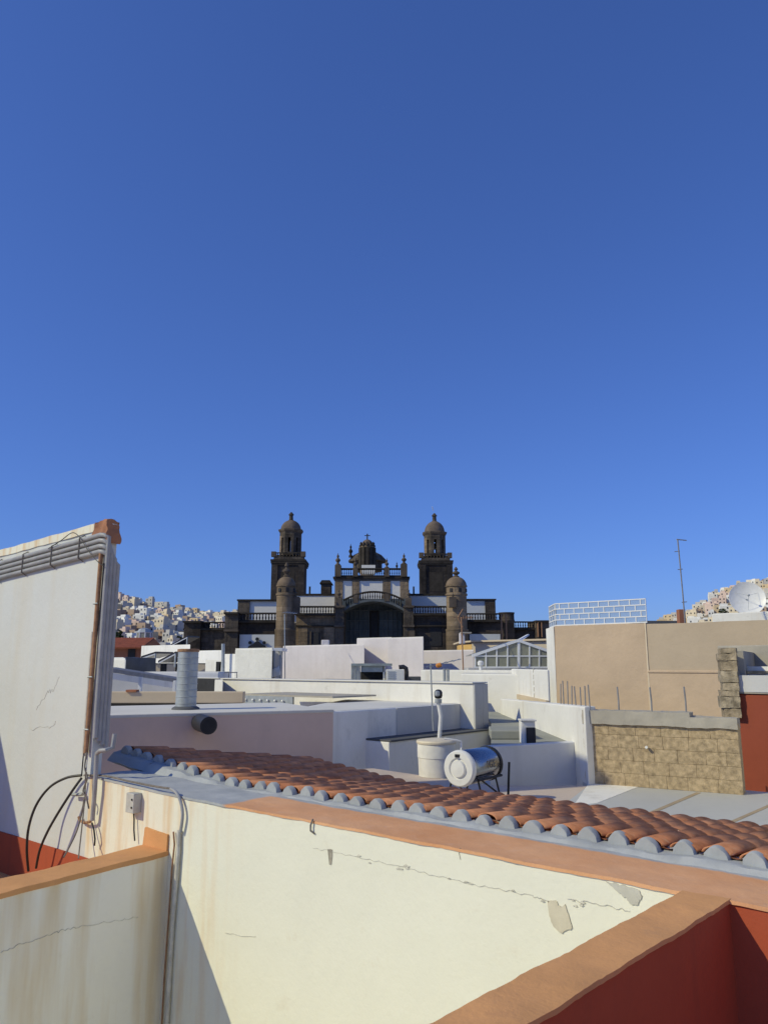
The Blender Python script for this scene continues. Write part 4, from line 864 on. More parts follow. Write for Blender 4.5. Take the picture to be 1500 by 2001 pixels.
yagi('tv_antenna','yagi antenna on a tall pole in front of the right turret',(905,1320),(901,1206),29,.024,(884,1207,925,1206),2,.01,M['rust'],M['rust'])
am2 = bpy.data.objects['tv_antenna.001']
for y_ in (1190,1226): MB().tube([at(894,1207,29),at(904,y_,29)],.022,6).build('reflector',M['rust'],am2)
for k in range(4): MB().tube([at(905+5*k,1203,29),at(905+5*k,1210,29)],.012,5).build('element',M['rust'],am2)
yagi('tv_antenna','tv antenna on a thin pole in front of the left turret',(557,1335),(556,1200),32,.02,(556,1196,580,1199),5,.22,M['galv'],M['galv'])
# ------------------------------------------------------------------ roofs at mid left
tp = thing('pergola','white roof pergola with dark sloping roof edge at mid left','pergola',at(272,1383,20.5))
a_, b_ = at(205,1304,19.5), at(345,1326,21.5)
MB().ext([a_,b_,b_-Vector((0,0,.10)),a_-Vector((0,0,.10))],(.1,.55,.0)).build('roof',M['steel'],tp)
MB().ext([a_-Vector((0,.02,.11)),b_-Vector((0,.02,.11)),b_-Vector((0,.02,.26)),a_-Vector((0,.02,.26))],(0,.1,0)).build('fascia',M['white_blue'],tp)
MB().fbox(269,276,1323,1386,20.4,.1).build('post',M['whiteframe'],tp,False,.01)
MB().fbox(337,343,1330,1386,20.8,.1).build('post',M['whiteframe'],tp,False,.01)
MB().fbox(200,345,1322,1356,22.8,.1).build('back_wall',M['grey_shade'],tp)
tbm = thing('beige_roof_house','flat house with long beige fascia beam at mid left','house',at(340,1375,19))
MB().fbox(190,476,1351.5,1374,19.0,.25).build('fascia',M['beige'],tbm,False,.02)
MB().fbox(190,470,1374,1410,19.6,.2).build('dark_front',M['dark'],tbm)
MB().fbox(186,452,1384,1400,18.6,.5).build('sill',M['grey_shade'],tbm,False,.02)
tag(MB().fbox(246,266,1348,1352.2,18.95,.25).build('ridge_tile',M['channel'],None),'single red clay tile lying on the beige fascia','tile')
b2_, _, _, _, _ = block('black_shed','dark gabled shed in shade right of the metal duct','shed',383,428,1324,23.5,dd,2.2,M['dark'],M['roofwhite'])
block('white_shed','small white shed edge beside the dark gabled shed','shed',420,436,1328,22.6,dd,1.0,M['white'],M['roofwhite'])
block('white_deck','thin white roof deck crossing behind the metal duct','house',262,428,1313,26.5,XD,2.0,M['white_blue'],M['roofwhite'],-6)
tn = thing('tarp_screen','dark navy tarpaulin screen on a roof at mid left','tarpaulin',at(275,1312,34))
MB().grid_hexa([at(246,1313,34),at(305,1313,34),at(305,1313,34.3),at(246,1313,34.3)],[at(246,1284,34),at(305,1287,34),at(305,1287,34.3),at(246,1284,34.3)],.15,.04,2).build('sheet',M['navy'],tn,True)
block('white_lump_house','small lumpy white wall beside the navy tarpaulin','wall',218,247,1284,33,dd,1.0,M['rough'],None,bev=.12)
tw, Aw, Bw, nw, zw = block('long_white_house','long white house with sloping skyline left of the cathedral','house',277,372,1262,52,dd,5,M['white_blue'],M['roofwhite'])
block('lower_white_house','lower white house stepping down towards the cathedral foot','house',358,436,1272,47,dd,5,M['white_blue'],M['roofwhite'])
for i_, (x0,x1,y0,y1,lab) in enumerate(((276,304,1286,1277,'dark solar panel above the navy tarpaulin'),(309,343,1295,1277,'larger dark solar panel beside the metal duct'),(333,366,1262,1245,'brownish solar panel on the long white house'))):
    D0 = (36,35,50)[i_]; a_, b_ = at(x0,y0,D0), at(x1,y1,D0)
    sp = thing('solar_collector',lab,'solar panel',a_)
    MB().ext([a_,b_,b_+Vector((0,0,.09)),a_+Vector((0,0,.09))],(.5,1.2,0)).build('panel',M['panel'],sp)
    MB().ext([a_+Vector((0,-.03,-.05)),b_+Vector((0,-.03,-.05)),b_+Vector((0,-.03,.0)),a_+Vector((0,-.03,.0))],(0,.08,0)).build('frame',M['whiteframe'],sp)
    MB().tube([b_,Vector((b_.x,b_.y,a_.z-.2))],.04,6).build('leg',M['galv'],sp)
pw = thing('window_wall','low wall with pale panels and dark gaps beside the metal duct','wall',at(345,1312,36.5))
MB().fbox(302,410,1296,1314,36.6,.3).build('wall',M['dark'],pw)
for x0,x1 in ((304,313),(326,342),(384,402)): MB().fbox(x0,x1,1298,1313,36.5,.12).build('panel',M['cream'],pw)
to_ = thing('tile_roof_house','brick house with orange tile roof at the foot of the hillside','house',at(250,1282,62))
MB().fbox(200,280,1266,1300,62,5).build('wall',M['brickred'],to_)
zz0, zz1 = at(240,1267,61.6), at(240,1252,61.6)
X0, X1 = at(195,1266,61.6).x, at(280,1266,61.6).x
MB().ext([(X0,61.4,zz0.z),(X0,64.5,zz1.z+.25),(X0,68,zz0.z)],(X1-X0,0,0)).build('roof',M['channel'],to_)
mb = MB()
for k in range(24):
    x_ = X0+(X1-X0)*(k+.5)/24; mb.tube([(x_,61.35,zz0.z+.04),(x_,64.5,zz1.z+.29)],.07,6)
o = mb.build('tile_rows',simple('far_clay_tile',(.42,.13,.06),.85,0,.3,3),to_); o['kind']='stuff'
MB().fbox(250,264,1268,1285,61.9,.2).build('window',M['dark'],to_)
cu = thing('glass_cupola','white framed glass cupola among the mid-left roofs','cupola',at(281,1264,66))
c_ = at(281,1264,67.0); rc = .62; ztop_ = at(281,1236,67).z; zt2 = at(281,1227,67).z
MB().lathe((c_.x,c_.y,0),[(rc,c_.z-2),(rc,ztop_)],8,.39).build('glazing',M['greenglass'],cu)
MB().lathe((c_.x,c_.y,0),[(rc*1.1,ztop_),(rc*.75,(ztop_+zt2)/2+.08),(rc*.2,zt2)],8,.39).build('roof',M['galv'],cu)
for k in range(8):
    a = .39+k*math.pi/4; MB().tube([(c_.x+rc*1.02*math.cos(a),c_.y+rc*1.02*math.sin(a),c_.z-2),(c_.x+rc*1.02*math.cos(a),c_.y+rc*1.02*math.sin(a),ztop_)],.05,5).build('mullion',M['whiteframe'],cu)
for f_ in (.0,.5,1): 
    z_ = c_.z+(ztop_-c_.z)*f_; MB().lathe((c_.x,c_.y,0),[(rc*1.04,z_-.04),(rc*1.04,z_+.04)],8,.39).build('rail',M['whiteframe'],cu)
# ------------------------------------------------------------------ the cathedral
def stone(name, c1, c2, sc=1.0):
    m, t, p = newmat(name)
    g = N(t,'ShaderNodeNewGeometry'); sp = N(t,'ShaderNodeSeparateXYZ'); t.links.new(g.outputs['Position'], sp.inputs[0])
    cb = N(t,'ShaderNodeCombineXYZ'); t.links.new(mth(t,'ADD',sp.outputs[0],mth(t,'MULTIPLY',sp.outputs[1],.83)), cb.inputs[0]); t.links.new(sp.outputs[2], cb.inputs[1])
    br = N(t,'ShaderNodeTexBrick'); br.inputs['Scale'].default_value = 1.0*sc; br.inputs['Mortar Size'].default_value = .018; br.inputs['Brick Width'].default_value = .95; br.inputs['Row Height'].default_value = .45
    br.inputs['Color1'].default_value = (1,1,1,1); br.inputs['Color2'].default_value = (.62,.62,.62,1); br.inputs['Mortar'].default_value = (.55,.55,.55,1)
    t.links.new(cb.outputs[0], br.inputs['Vector'])
    c = mixc(t, ramp(t,nz(t,pos(t),.35,7,.65),.32,.68), c1, c2)
    st = nz(t, pos(t,(1.3,1.3,.12)), 1.0, 5, .6)
    c = mixc(t, mth(t,'MULTIPLY',ramp(t,st,.5,.72),.6), c, sub(c1,.45))
    mm = N(t,'ShaderNodeMix'); mm.data_type='RGBA'; mm.blend_type='MULTIPLY'; mm.inputs[0].default_value = .8
    t.links.new(c, mm.inputs[6]); t.links.new(br.outputs['Color'], mm.inputs[7])
    t.links.new(mm.outputs[2], p.inputs['Base Color']); p.inputs['Roughness'].default_value = .95; p.inputs['Specular IOR Level'].default_value = .15
    b1 = bumpn(t,p,br.outputs['Color'],.6,.06); bumpn(t,p,nz(t,pos(t),3.0,6,.7),.7,.12,b1)
    return m
M['basalt'] = stone('dark_volcanic_stone', (.058,.051,.046), (.185,.15,.115))
M['basalt_warm'] = stone('brown_volcanic_stone', (.17,.13,.09), (.36,.27,.18))
M['basalt_black'] = stone('blackened_volcanic_stone', (.04,.035,.032), (.12,.095,.075))
M['tower_stone'] = stone('blackened_tower_stone', (.032,.029,.028), (.085,.07,.06))
M['trim'] = simple('weathered_stone_trim', (.125,.10,.078), .95, 0, .4, 1.2, .6, .15)
M['trim_dark'] = simple('dark_stone_trim', (.05,.043,.036), .95, 0, .4, 1.2, .6, .15)
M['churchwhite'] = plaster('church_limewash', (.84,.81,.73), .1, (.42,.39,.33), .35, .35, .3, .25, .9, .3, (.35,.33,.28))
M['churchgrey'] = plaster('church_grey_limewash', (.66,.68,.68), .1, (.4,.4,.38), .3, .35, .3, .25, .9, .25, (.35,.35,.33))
ca_ = thing('cathedral','dark volcanic stone cathedral with twin bell towers, turrets and balustrades','cathedral',(-2,90,GROUND))
def cbox(name, x0, x1, yt, yb, D, dep, mat, bev=0.0, par=None):
    return MB().fbox(x0,x1,yt,yb,D,dep).build(name, M[mat], par or ca_, False, bev)
YB = 1300
balu = MB().lathe((0,0,0),[(.055,0),(.055,.06),(.03,.10),(.075,.34),(.05,.55),(.032,.80),(.055,.90),(.055,1.0)],8).mesh('baluster', M['trim_dark'], True)
def balustrade(x0, x1, yt, yb, D, n, dep=.5, curve=None, rail='trim_dark'):
    """rail, base and single balusters between two picture columns"""
    X0, X1 = at(x0,yt,D).x, at(x1,yt,D).x; z1 = at(CX,yt,D).z; z0 = at(CX,yb,D).z; h = z1-z0
    root = MB().box(X0,X1,D-.05,D+dep+.05,z1-h*.17,z1).build('balustrade', M[rail], ca_)
    MB().box(X0,X1,D-.04,D+dep+.04,z0,z0+h*.12).build('base_course', M[rail], root)
    for k in range(n):
        x = X0+(X1-X0)*(k+.5)/n; hh_ = h*.72
        inst('baluster', balu, Matrix.Translation((x,D+dep/2,z0+h*.115))@Matrix.Diagonal((1.15*(X1-X0)/n/.26*.85,1.2,hh_,1)), root)
def urn(x, yt, yb, D, wpx, mat='trim', name='finial'):
    b = at(x,yb,D+.4); h = at(x,yt,D).z-b.z; r = wpx/1500*D
    return MB().lathe(b,[(r*1.0,-.1),(r*1.0,h*.10),(r*.55,h*.14),(r*.5,h*.26),(r*.95,h*.36),(r*1.0,h*.46),(r*.6,h*.56),(r*.28,h*.62),(r*.5,h*.72),(r*.45,h*.80),(r*.15,h*.88),(.03,h)],10).build(name, M[mat], ca_, True)
# --- bell towers
def tower(xc, hw, cn, up, dr, ys, D, bell):
    ysh, ycn, ybl, ydr, ydm, ylt, ytp = ys   # shaft top, cornice top, block top, drum top, dome top, lantern top
    c = at(xc, ysh, D); m = lambda px: px/1500.0*D*1.0
    X = c.x; Yc = D+m(hw)
    zz = lambda y: at(CX,y,D).z
    t = MB().box(X-m(hw),X+m(hw),D,D+2*m(hw),GROUND,zz(ysh)).build('bell_tower', M['tower_stone'], ca_)
    for sx in (-1,1):
        MB().box(X+sx*m(hw*.86)-m(hw*.2),X+sx*m(hw*.86)+m(hw*.2),D-.25,D+.5,GROUND,zz(ysh)).build('corner_pilaster', M['tower_stone'], t)
    MB().box(X-m(hw*.45),X+m(hw*.45),D-.04,D+.2,zz(ysh+52),zz(ysh+14)).build('recessed_panel', M['trim_dark'], t)
    zc0, zc1 = zz(ysh), zz(ycn)
    mbx = MB()
    for f0, f1, o in ((0,.3,.55),(.3,.65,.85),(.65,1,1)):
        w_ = m(hw)+(m(cn)-m(hw))*o; mbx.box(X-w_,X+w_,Yc-w_,Yc+w_,zc0+(zc1-zc0)*f0,zc0+(zc1-zc0)*f1-.01)
    mbx.build('cornice', M['trim_dark'], t)
    w_ = m(up); zb0, zb1 = zz(ycn), zz(ybl)
    MB().box(X-w_,X+w_,Yc-w_,Yc+w_,zb0,zb0+(zb1-zb0)*.4).build('belfry_base', M['basalt'], t)
    MB().box(X-w_*1.02,X+w_*1.02,Yc-w_*1.02,Yc-w_*.94,zb0+(zb1-zb0)*.85,zb1).build('belfry_rail', M['trim_dark'], t)
    MB().box(X-w_*.9,X+w_*.9,Yc-w_*.4,Yc+w_,zb0+(zb1-zb0)*.4,zb1-.2).build('belfry_plinth', M['basalt'], t)
    for sx in (-1,1): MB().box(X+sx*w_-m(5),X+sx*w_+m(4),Yc-w_-.1,Yc-w_+.8,zb0+(zb1-zb0)*.4,zb1+.15).build('belfry_pier', M['trim'], t)
    for k in range(8): inst('baluster', balu, Matrix.Translation((X-w_*.75+w_*1.5*k/7,Yc-w_*.98,zb0+(zb1-zb0)*.4))@Matrix.Diagonal((2.2,2.2,(zb1-zb0)*.46,1)), t)
    # octagonal drum as eight piers with openings between
    R = m(dr)/math.cos(math.pi/8); z0, z1 = zb1-.3, zz(ydr)
    zo0, zo1 = z0+.5, z0+(z1-z0)*.66
    MB().lathe((X,Yc,0),[(R,z0),(R,zo0)],8,math.pi/8).build('drum_base', M['basalt'], t)
    MB().lathe((X,Yc,0),[(R,zo1+.6),(R,z1)],8,math.pi/8).build('drum_top', M['basalt'], t)
    for k in range(8):
        a = math.pi/8+k*math.pi/4
        u = Vector((math.cos(a),math.sin(a),0)); 
        pl = []
        for sg in (-1,1):
            f = Vector((math.cos(a+sg*math.pi/8),math.sin(a+sg*math.pi/8),0)); tn_ = Vector((-f.y,f.x,0))*-sg*-1
            edge = f*(R*math.cos(math.pi/8)) - Vector((-f.y,f.x,0))*sg*R*.12
            pl.append(edge)
        P = [pl[0], u*R, pl[1], pl[1]*.80, u*R*.78, pl[0]*.80]
        MB().prism([(X+q.x,Yc+q.y) for q in P], zo0, zo1+.65).build('drum_pier', M['basalt_warm' if k in (3,4) else 'basalt'], t)  # left-facing piers get paler stone, sunlight put into their colour
        # arch head over each opening
        f = Vector((math.cos(a+math.pi/8),math.sin(a+math.pi/8),0)); tg_ = Vector((-f.y,f.x,0)); ap_ = R*math.cos(math.pi/8); hw_ = R*.125
        pts = []
        for i in range(9):
            b = math.pi*i/8; pts.append(Vector((X,Yc,0))+f*ap_+tg_*(hw_*math.cos(b))+Vector((0,0,zo1+min(.6,hw_)*math.sin(b))))
        pts += [Vector((X,Yc,0))+f*ap_-tg_*hw_*1.05+Vector((0,0,zo1+.66)), Vector((X,Yc,0))+f*ap_+tg_*hw_*1.05+Vector((0,0,zo1+.66))]
        MB().ext(pts, -f*.5).build('arch_head', M['basalt'], t)
    MB().lathe((X,Yc,0),[(R*1.02,z1-.3),(R*1.13,z1),(R*1.15,z1+.25),(R*1.0,z1+.35)],8,math.pi/8).build('drum_cornice', M['trim'], t)
    zd0, zd1 = z1+.3, zz(ydm); Rd = R*.90
    MB().lathe((X,Yc,0),[(Rd*math.cos(a_)+.001,zd0+(zd1-zd0)*math.sin(a_)) for a_ in [i*math.pi/2/9 for i in range(10)]],24).build('dome', M['dome'], t, True)
    zl0, zl1 = zd1-.15, zz(ylt); rl_ = m(4.2); h_ = zl1-zl0
    MB().lathe((X,Yc,0),[(rl_*1.3,zl0),(rl_*1.3,zl0+h_*.10),(rl_,zl0+h_*.12),(rl_*.9,zl0+h_*.62),(rl_*1.35,zl0+h_*.66),(rl_*1.3,zl0+h_*.72),(rl_*.8,zl0+h_*.86),(.1,zl0+h_)],8).build('lantern', M['basalt'], t)
    if bell: MB().lathe((X+.1,Yc,zo0+.9),[(.62,0),(.55,.15),(.42,.55),(.34,.95),(.12,1.15)],16).build('bell', simple('bell_bronze',(.12,.11,.08),.5,.6), t, True)
    return t
M['dome'] = simple('lichened_dome_render', (.16,.125,.10), .95, 0, .35, 1.0, .5, .15)
tower(563,30.5,34.5,29,21,(1104,1093,1079,1034,1011,995,995),135,False)
tower(851.5,30.5,34,28,21,(1104,1095,1081,1039,1013,997,997),135,True)
wv = at(844,990,137); MB().tube([at(846,998,137.5),wv],.06,5).build('weather_vane', M['whiteframe'], ca_)
# --- crossing lantern
DL = 106; mL = lambda px: px/1500*DL
c = at(717.5,1110,DL+3); zz = lambda y: at(CX,y,DL+4.6).z
MB().lathe((c.x,c.y+2,0),[(mL(31),zz(1116)),(mL(31),zz(1098)),(mL(41),zz(1098)),(mL(40.5),zz(1095.5)),(mL(30),zz(1085)),(mL(14),zz(1077))],10,.3).build('crossing_roof', M['basalt'], ca_)
zz = lambda y: at(CX,y,DL+1.5).z
MB().lathe((c.x,c.y-1,0),[(mL(13.5),zz(1125)),(mL(13.5),zz(1071)),(mL(15.5),zz(1070)),(mL(15.5),zz(1067)),(mL(11.5),zz(1066))],12).build('crossing_lantern', M['basalt_warm'], ca_)
for k in range(12):
    a = k*math.pi/6; MB().box(-.25,.25,-.25,.25,zz(1110),zz(1070)).build('lantern_pilaster', M['trim_dark'], ca_).matrix_basis = Matrix.Translation((c.x+mL(13.8)*math.cos(a),c.y-1+mL(13.8)*math.sin(a),0))@Matrix.Rotation(a,4,'Z')
    b = at(717.5,1067,DL); MB().lathe((c.x+mL(13.5)*math.cos(a),c.y-1+mL(13.5)*math.sin(a),zz(1068)),[(.2,0),(.22,.2),(.08,.35),(.12,.5),(.03,.7)],8).build('lantern_urn', M['trim_dark'], ca_, True)
MB().lathe((c.x,c.y-1,0),[(mL(12)*math.cos(a_)+.02,zz(1067)+(zz(1053)-zz(1067))*math.sin(a_)) for a_ in [i*math.pi/2/8 for i in range(9)]],20).build('lantern_dome', M['dome'], ca_, True)
zc_ = zz(1053); mbx = MB().box(c.x-.09,c.x+.09,c.y-1.09,c.y-.91,zc_-.1,zz(1042)); mbx.box(c.x-.4,c.x+.4,c.y-1.07,c.y-.93,zz(1046.2),zz(1044.8)); mbx.build('cross', M['trim_dark'], ca_)
urn(685,1062,1088,DL+3.5,4,'trim_dark','statue')
cbox('roof_parapet',706,733,1104,1122,97,.6,'churchwhite')
# --- central block behind the arch
DCB = 84
cbox('choir_wall',654,798,1129,YB,DCB,14,'basalt',.0)
for (x0,x1,yb) in ((669,687.5,1192),(702,747.5,1180),(763,781.5,1192)): cbox('white_panel',x0,x1,1135,yb,DCB-.06,.08,'churchwhite')
for x0,x1 in ((653,669),(688,701.5),(748,762.5),(782,799)): cbox('pilaster',x0,x1,1133,YB,DCB-.14,.15,'basalt_warm')
cbox('choir_cornice',650.5,800.5,1126.5,1130,DCB-.32,15.0,'trim_dark'); cbox('choir_cornice',652,799,1130,1133.5,DCB-.22,.6,'trim')
balustrade(662,790,1110,1126,DCB-.3,30,.5)
for x,w_,yt in ((660,6,1104),(694,5,1110),(755.5,5,1109),(789,6.5,1102)):
    cbox('balustrade_pier',x-w_,x+w_,yt,1126.5,DCB-.55,1.0,'trim')
urn(660,1080,1105,DCB-.6,5); urn(694,1089,1111,DCB-.6,4); urn(755.5,1090,1110,DCB-.6,4); urn(789,1080,1103,DCB-.6,5)
urn(775,1097,1112,DCB+9,2.5,'trim_dark')
M['infill_rib_stone'] = simple('infill_rib', (.15,.16,.155), .7, 0, .3, .8)
# big recess under the arch: side jambs, window, dark glazing
DA = 75
M['infill'] = simple('grey_green_infill', (.10,.115,.115), .6, 0, .3, .8, .2, .3)
cbox('recess_wall',668,794,1170,YB,DA+4.0,.6,'infill')
for k in range(13): cbox('infill_rib',675+9*k,676.2+9*k,1178,YB,DA+3.85,.16,'infill_rib_stone')
for y_ in (1192,1212,1232): cbox('infill_rail',670,792,y_,y_+1,DA+3.83,.15,'infill_rib_stone')
cbox('recess_window',722,740,1193,1250,DA+3.8,.15,'trim_dark'); cbox('recess_glass',725,737,1197,1250,DA+3.76,.06,'dark')
def arcy(x, y_mid, y_end, xc=730, hw=57): return y_mid+(y_end-y_mid)*((x-xc)/hw)**2
NAr = 22; lo = []; hi = []
for k in range(NAr+1):
    x = 671+118*k/NAr; lo.append(at(x,arcy(x,1175,1193),DA)); hi.append(at(x,arcy(x,1170.5,1188),DA))
M['archtrim'] = simple('bluish_stone_arch', (.13,.145,.15), .9, 0, .3, 1.5, .3, .2)
ar = None
mbx = MB()
for k in range(NAr): mbx.ext([lo[k],lo[k+1],hi[k+1],hi[k]],(0,4.6,0))
ar = mbx.build('great_arch', M['archtrim'], ca_)
# arched balustrade on it
mbx = MB()
for k in range(NAr):
    x0_, x1_ = 671+118*k/NAr, 671+118*(k+1)/NAr
    mbx.ext([at(x0_,arcy(x0_,1157.5,1173),DA-.05),at(x1_,arcy(x1_,1157.5,1173),DA-.05),at(x1_,arcy(x1_,1154.5,1170),DA-.05),at(x0_,arcy(x0_,1154.5,1170),DA-.05)],(0,.55,0))
ab = mbx.build('arched_balustrade', M['trim_dark'], ca_)
for k in range(24):
    x = 674+112*(k+.5)/24; b0 = at(x,arcy(x,1170.5,1188),DA); b1 = at(x,arcy(x,1157,1172.5),DA)
    if k in (4,12+5): 
        MB().box(b0.x-.22,b0.x+.22,DA-.05,DA+.5,b0.z-.05,b1.z).build('arch_pier', M['trim'], ab)
    else: inst('baluster', balu, Matrix.Translation((b0.x,DA+.22,b0.z-.02))@Matrix.Diagonal((1.0,1.2,b1.z-b0.z+.05,1)), ab)
MB().box(at(680,1200,DA).x-6,at(680,1200,DA).x-5.9,DA+1,DA+2,0,1)
# flanking piers of the arch
for x0,x1 in ((654,671),(789,808)):
    cbox('arch_abutment',x0,x1,1184,YB,DA-.4,9.0,'basalt'); cbox('abutment_cap',x0-1.5,x1+1.5,1221,1225,DA-.7,.8,'trim')
    cbox('abutment_cap',x0-1,x1+1,1183,1187,DA-.6,1.2,'trim'); cbox('abutment_pedestal',x0+3,x1-4,1168,1183,DA-.3,1.0,'trim'); urn((x0+x1)/2-.5,1149,1169,DA-.3,4)
cbox('corbel',799,810,1232,1250,DA-.6,.5,'trim')
# side bays
for (x0,x1,xd) in ((578,655,(608,625)),(807,892,None)):
    cbox('bay_wall',x0,x1,1202,YB,DA,8,'basalt_warm' if xd else 'basalt_black'); cbox('bay_cornice',x0-1,x1,1199,1202.5,DA-.5,1.2,'trim_dark')
    cbox('string_course',x0,x1,1221.5,1224,DA-.3,.35,'trim_dark')
    if xd:
        cbox('doorway',xd[0],xd[1],1236,1275,DA-.04,.1,'dark'); cbox('bay_pilaster',582,600,1225,YB,DA-.2,.25,'basalt_warm'); cbox('bay_pilaster',633,653,1225,YB,DA-.2,.25,'basalt_warm')
        cbox('door_frame',605,608,1233,1275,DA-.12,.15,'trim'); cbox('door_frame',625,628,1233,1275,DA-.12,.15,'trim')
    else: cbox('blind_niche',840,862,1215,1262,DA-.05,.08,'dark')
balustrade(586,655,1184,1200,DA-.1,13); balustrade(808,890,1184,1200,DA-.1,16)
# white nave walls behind the balustrades
cbox('nave_wall',540,655,1164,1215,90,3,'churchwhite'); cbox('nave_roof',540,655,1160,1164,89.92,8,'trim_dark')
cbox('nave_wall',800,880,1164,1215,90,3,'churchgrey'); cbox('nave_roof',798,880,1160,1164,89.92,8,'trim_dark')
kb = MB().fbox(627,646,1139,1162,94,2.2).build('roof_kiosk', M['basalt_black'], ca_)
a_, b_, c_ = at(624,1140,93.8), at(649,1140,93.8), at(636.5,1133.5,93.8); MB().ext([a_,b_,c_+Vector((.5,0,0)),c_-Vector((.5,0,0))],(0,2.6,0)).build('kiosk_roof', M['trim_dark'], kb)
for x,y in ((605,1146),(808,1146)): cbox('roof_stack',x-1.6,x+1.6,y,1163,92,.2,'trim_dark')
# --- corner turrets
def turret(xc, rpx, ytip, D, matn):
    c = at(xc,1150,D+rpx/1500*D); r = rpx/1500*D; zz = lambda y: at(CX,y,D).z
    t = MB().lathe((c.x,c.y,0),[(r*1.06,GROUND),(r*1.06,zz(1233)),(r*1.1,zz(1232)),(r*1.1,zz(1229)),(r*.98,zz(1228)),(r*.98,zz(1163)),(r*1.07,zz(1162)),(r*1.07,zz(1159)),(r*.97,zz(1158)),(r*.97,zz(1146)),(r*1.06,zz(1145)),(r*1.06,zz(1142.5))],20).build('turret', M[matn], ca_, True)
    zd0, zd1 = zz(1143), zz(1124.5)
    MB().lathe((c.x,c.y,0),[(r*math.cos(a_)+.01,zd0+(zd1-zd0)*math.sin(a_)) for a_ in [i*math.pi/2/9 for i in range(10)]],20).build('turret_dome', M['dome2'], t, True)
    b = Vector((c.x,c.y,zd1-.05)); h = zz(ytip)-zd1
    MB().lathe(b,[(.30,0),(.32,h*.08),(.16,h*.16),(.2,h*.24),(.36,h*.36),(.34,h*.48),(.14,h*.58),(.1,h*.66),(.2,h*.74),(.16,h*.84),(.03,h)],12).build('turret_finial', M['trim'], t, True)
    for a in (-2.2,-1.3,-.4): MB().box(-.1,.1,-.14,.14,zz(1156),zz(1149)).build('slit', M['dark'], t).matrix_basis = Matrix.Translation((c.x+r*.93*math.cos(a),c.y+r*.93*math.sin(a),0))@Matrix.Rotation(a,4,'Z')
    return t
M['dome2'] = simple('brown_dome_stone', (.20,.15,.105), .95, 0, .35, 1.2, .6, .15)
turret(559,18.5,1095,72,'basalt_warm'); turret(891,20.5,1104,72,'basalt_warm')
cbox('turret_pedestal',569,584,1166,1200,72.5,1.2,'trim'); urn(576,1148,1167,72.4,4.5)
cbox('turret_pedestal',878,891,1166,1186,71.0,1.0,'trim'); urn(884.5,1158,1167,71,3.5)
# --- outer wings
cbox('wing_wall',462,540,1216,YB,DA+1,12,'basalt_black'); cbox('wing_cornice',461,540,1213,1216.5,DA+.6,1.5,'trim_dark'); balustrade(468,540,1197,1213.5,DA+.9,12)
cbox('upper_wing_wall',486,540,1175,1220,86,3,'churchwhite'); cbox('upper_wing_pier',464,487,1173,1225,85.8,3,'basalt'); cbox('upper_wing_cap',463,541,1171,1174,85.7,4,'trim_dark')
cbox('wing_pier',438,464,1198,YB,DA+.4,4,'basalt'); cbox('wing_pier_cap',437,465,1196,1200,DA+.1,4.5,'trim_dark'); cbox('wing_pier_course',437,465,1230,1234,DA+.1,1,'trim')
cbox('low_wing_wall',360,440,1231,YB,DA+2,14,'basalt'); cbox('low_wing_cornice',358,440,1228,1231.5,DA+1.6,2,'trim_dark'); balustrade(390,438,1215,1228.5,DA+1.9,9)
cbox('low_wing_pier',358,391,1215,YB,DA+1.5,4,'basalt_black'); cbox('low_wing_pier_cap',357,392,1213,1216.5,DA+1.2,4.5,'trim_dark')
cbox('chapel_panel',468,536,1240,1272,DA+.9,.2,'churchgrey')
# scrolled black crest on the white panel
mbx = MB(); D_ = DA+.8
mbx.ext([at(x,y,D_) for x,y in ((484,1268),(486,1263),(494,1259),(500,1254),(503,1252),(506,1254),(512,1259),(519,1262),(521,1268))],(0,-.15,0))
for x,y,r_ in ((489,1256,3.2),(503,1249,3.4),(516.5,1256,3.2)):
    c = at(x,y,D_); mbx.ext([c+Vector((r_/1500*D_*math.cos(a*math.pi/6),0,r_/1500*D_*math.sin(a*math.pi/6))) for a in range(12)],(0,-.16,0))
mbx.build('scrolled_crest', M['blackmetal'], ca_)
cbox('wing_wall',905,980,1214,YB,DA+1,12,'basalt_black'); cbox('wing_cornice',905,980,1212,1215,DA+.6,1.5,'trim_dark'); balustrade(910,978,1198,1212.5,DA+.9,13)
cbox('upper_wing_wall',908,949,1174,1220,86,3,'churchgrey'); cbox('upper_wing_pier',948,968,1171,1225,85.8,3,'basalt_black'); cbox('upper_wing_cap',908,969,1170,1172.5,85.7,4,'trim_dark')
c = at(990,1230,DA+1.5); r_ = 15/1500*DA
MB().lathe((c.x,c.y,0),[(r_,GROUND),(r_,at(990,1213,DA).z),(r_*1.05,at(990,1212,DA).z),(r_*1.05,at(990,1210,DA).z),(r_,at(990,1209,DA).z),(r_,at(990,1198,DA).z),(r_*1.06,at(990,1197,DA).z),(r_*1.06,at(990,1195,DA).z)],18).build('round_buttress', M['basalt_black'], ca_, True)
for x in (980,989): MB().fbox(x-1,x+1,1200,1252,DA-.2,.3).build('drain_pipe', M['rust'], ca_)
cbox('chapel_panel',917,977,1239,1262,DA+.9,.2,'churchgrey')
cbox('low_wing_wall',1000,1075,1230,YB,DA+2,14,'basalt_black'); cbox('low_wing_cornice',1000,1075,1227,1230.5,DA+1.6,2,'trim_dark'); balustrade(1005,1048,1214,1227.5,DA+1.9,9)
cbox('low_wing_pier',1047,1074,1214,YB,DA+1.5,4,'basalt'); cbox('low_wing_pier_cap',1046,1075,1212,1215.5,DA+1.2,4.5,'trim_dark')
for x in (1051,1058): MB().fbox(x-.8,x+.8,1216,1245,DA+1.2,.3).build('drain_pipe', M['rust'], ca_)
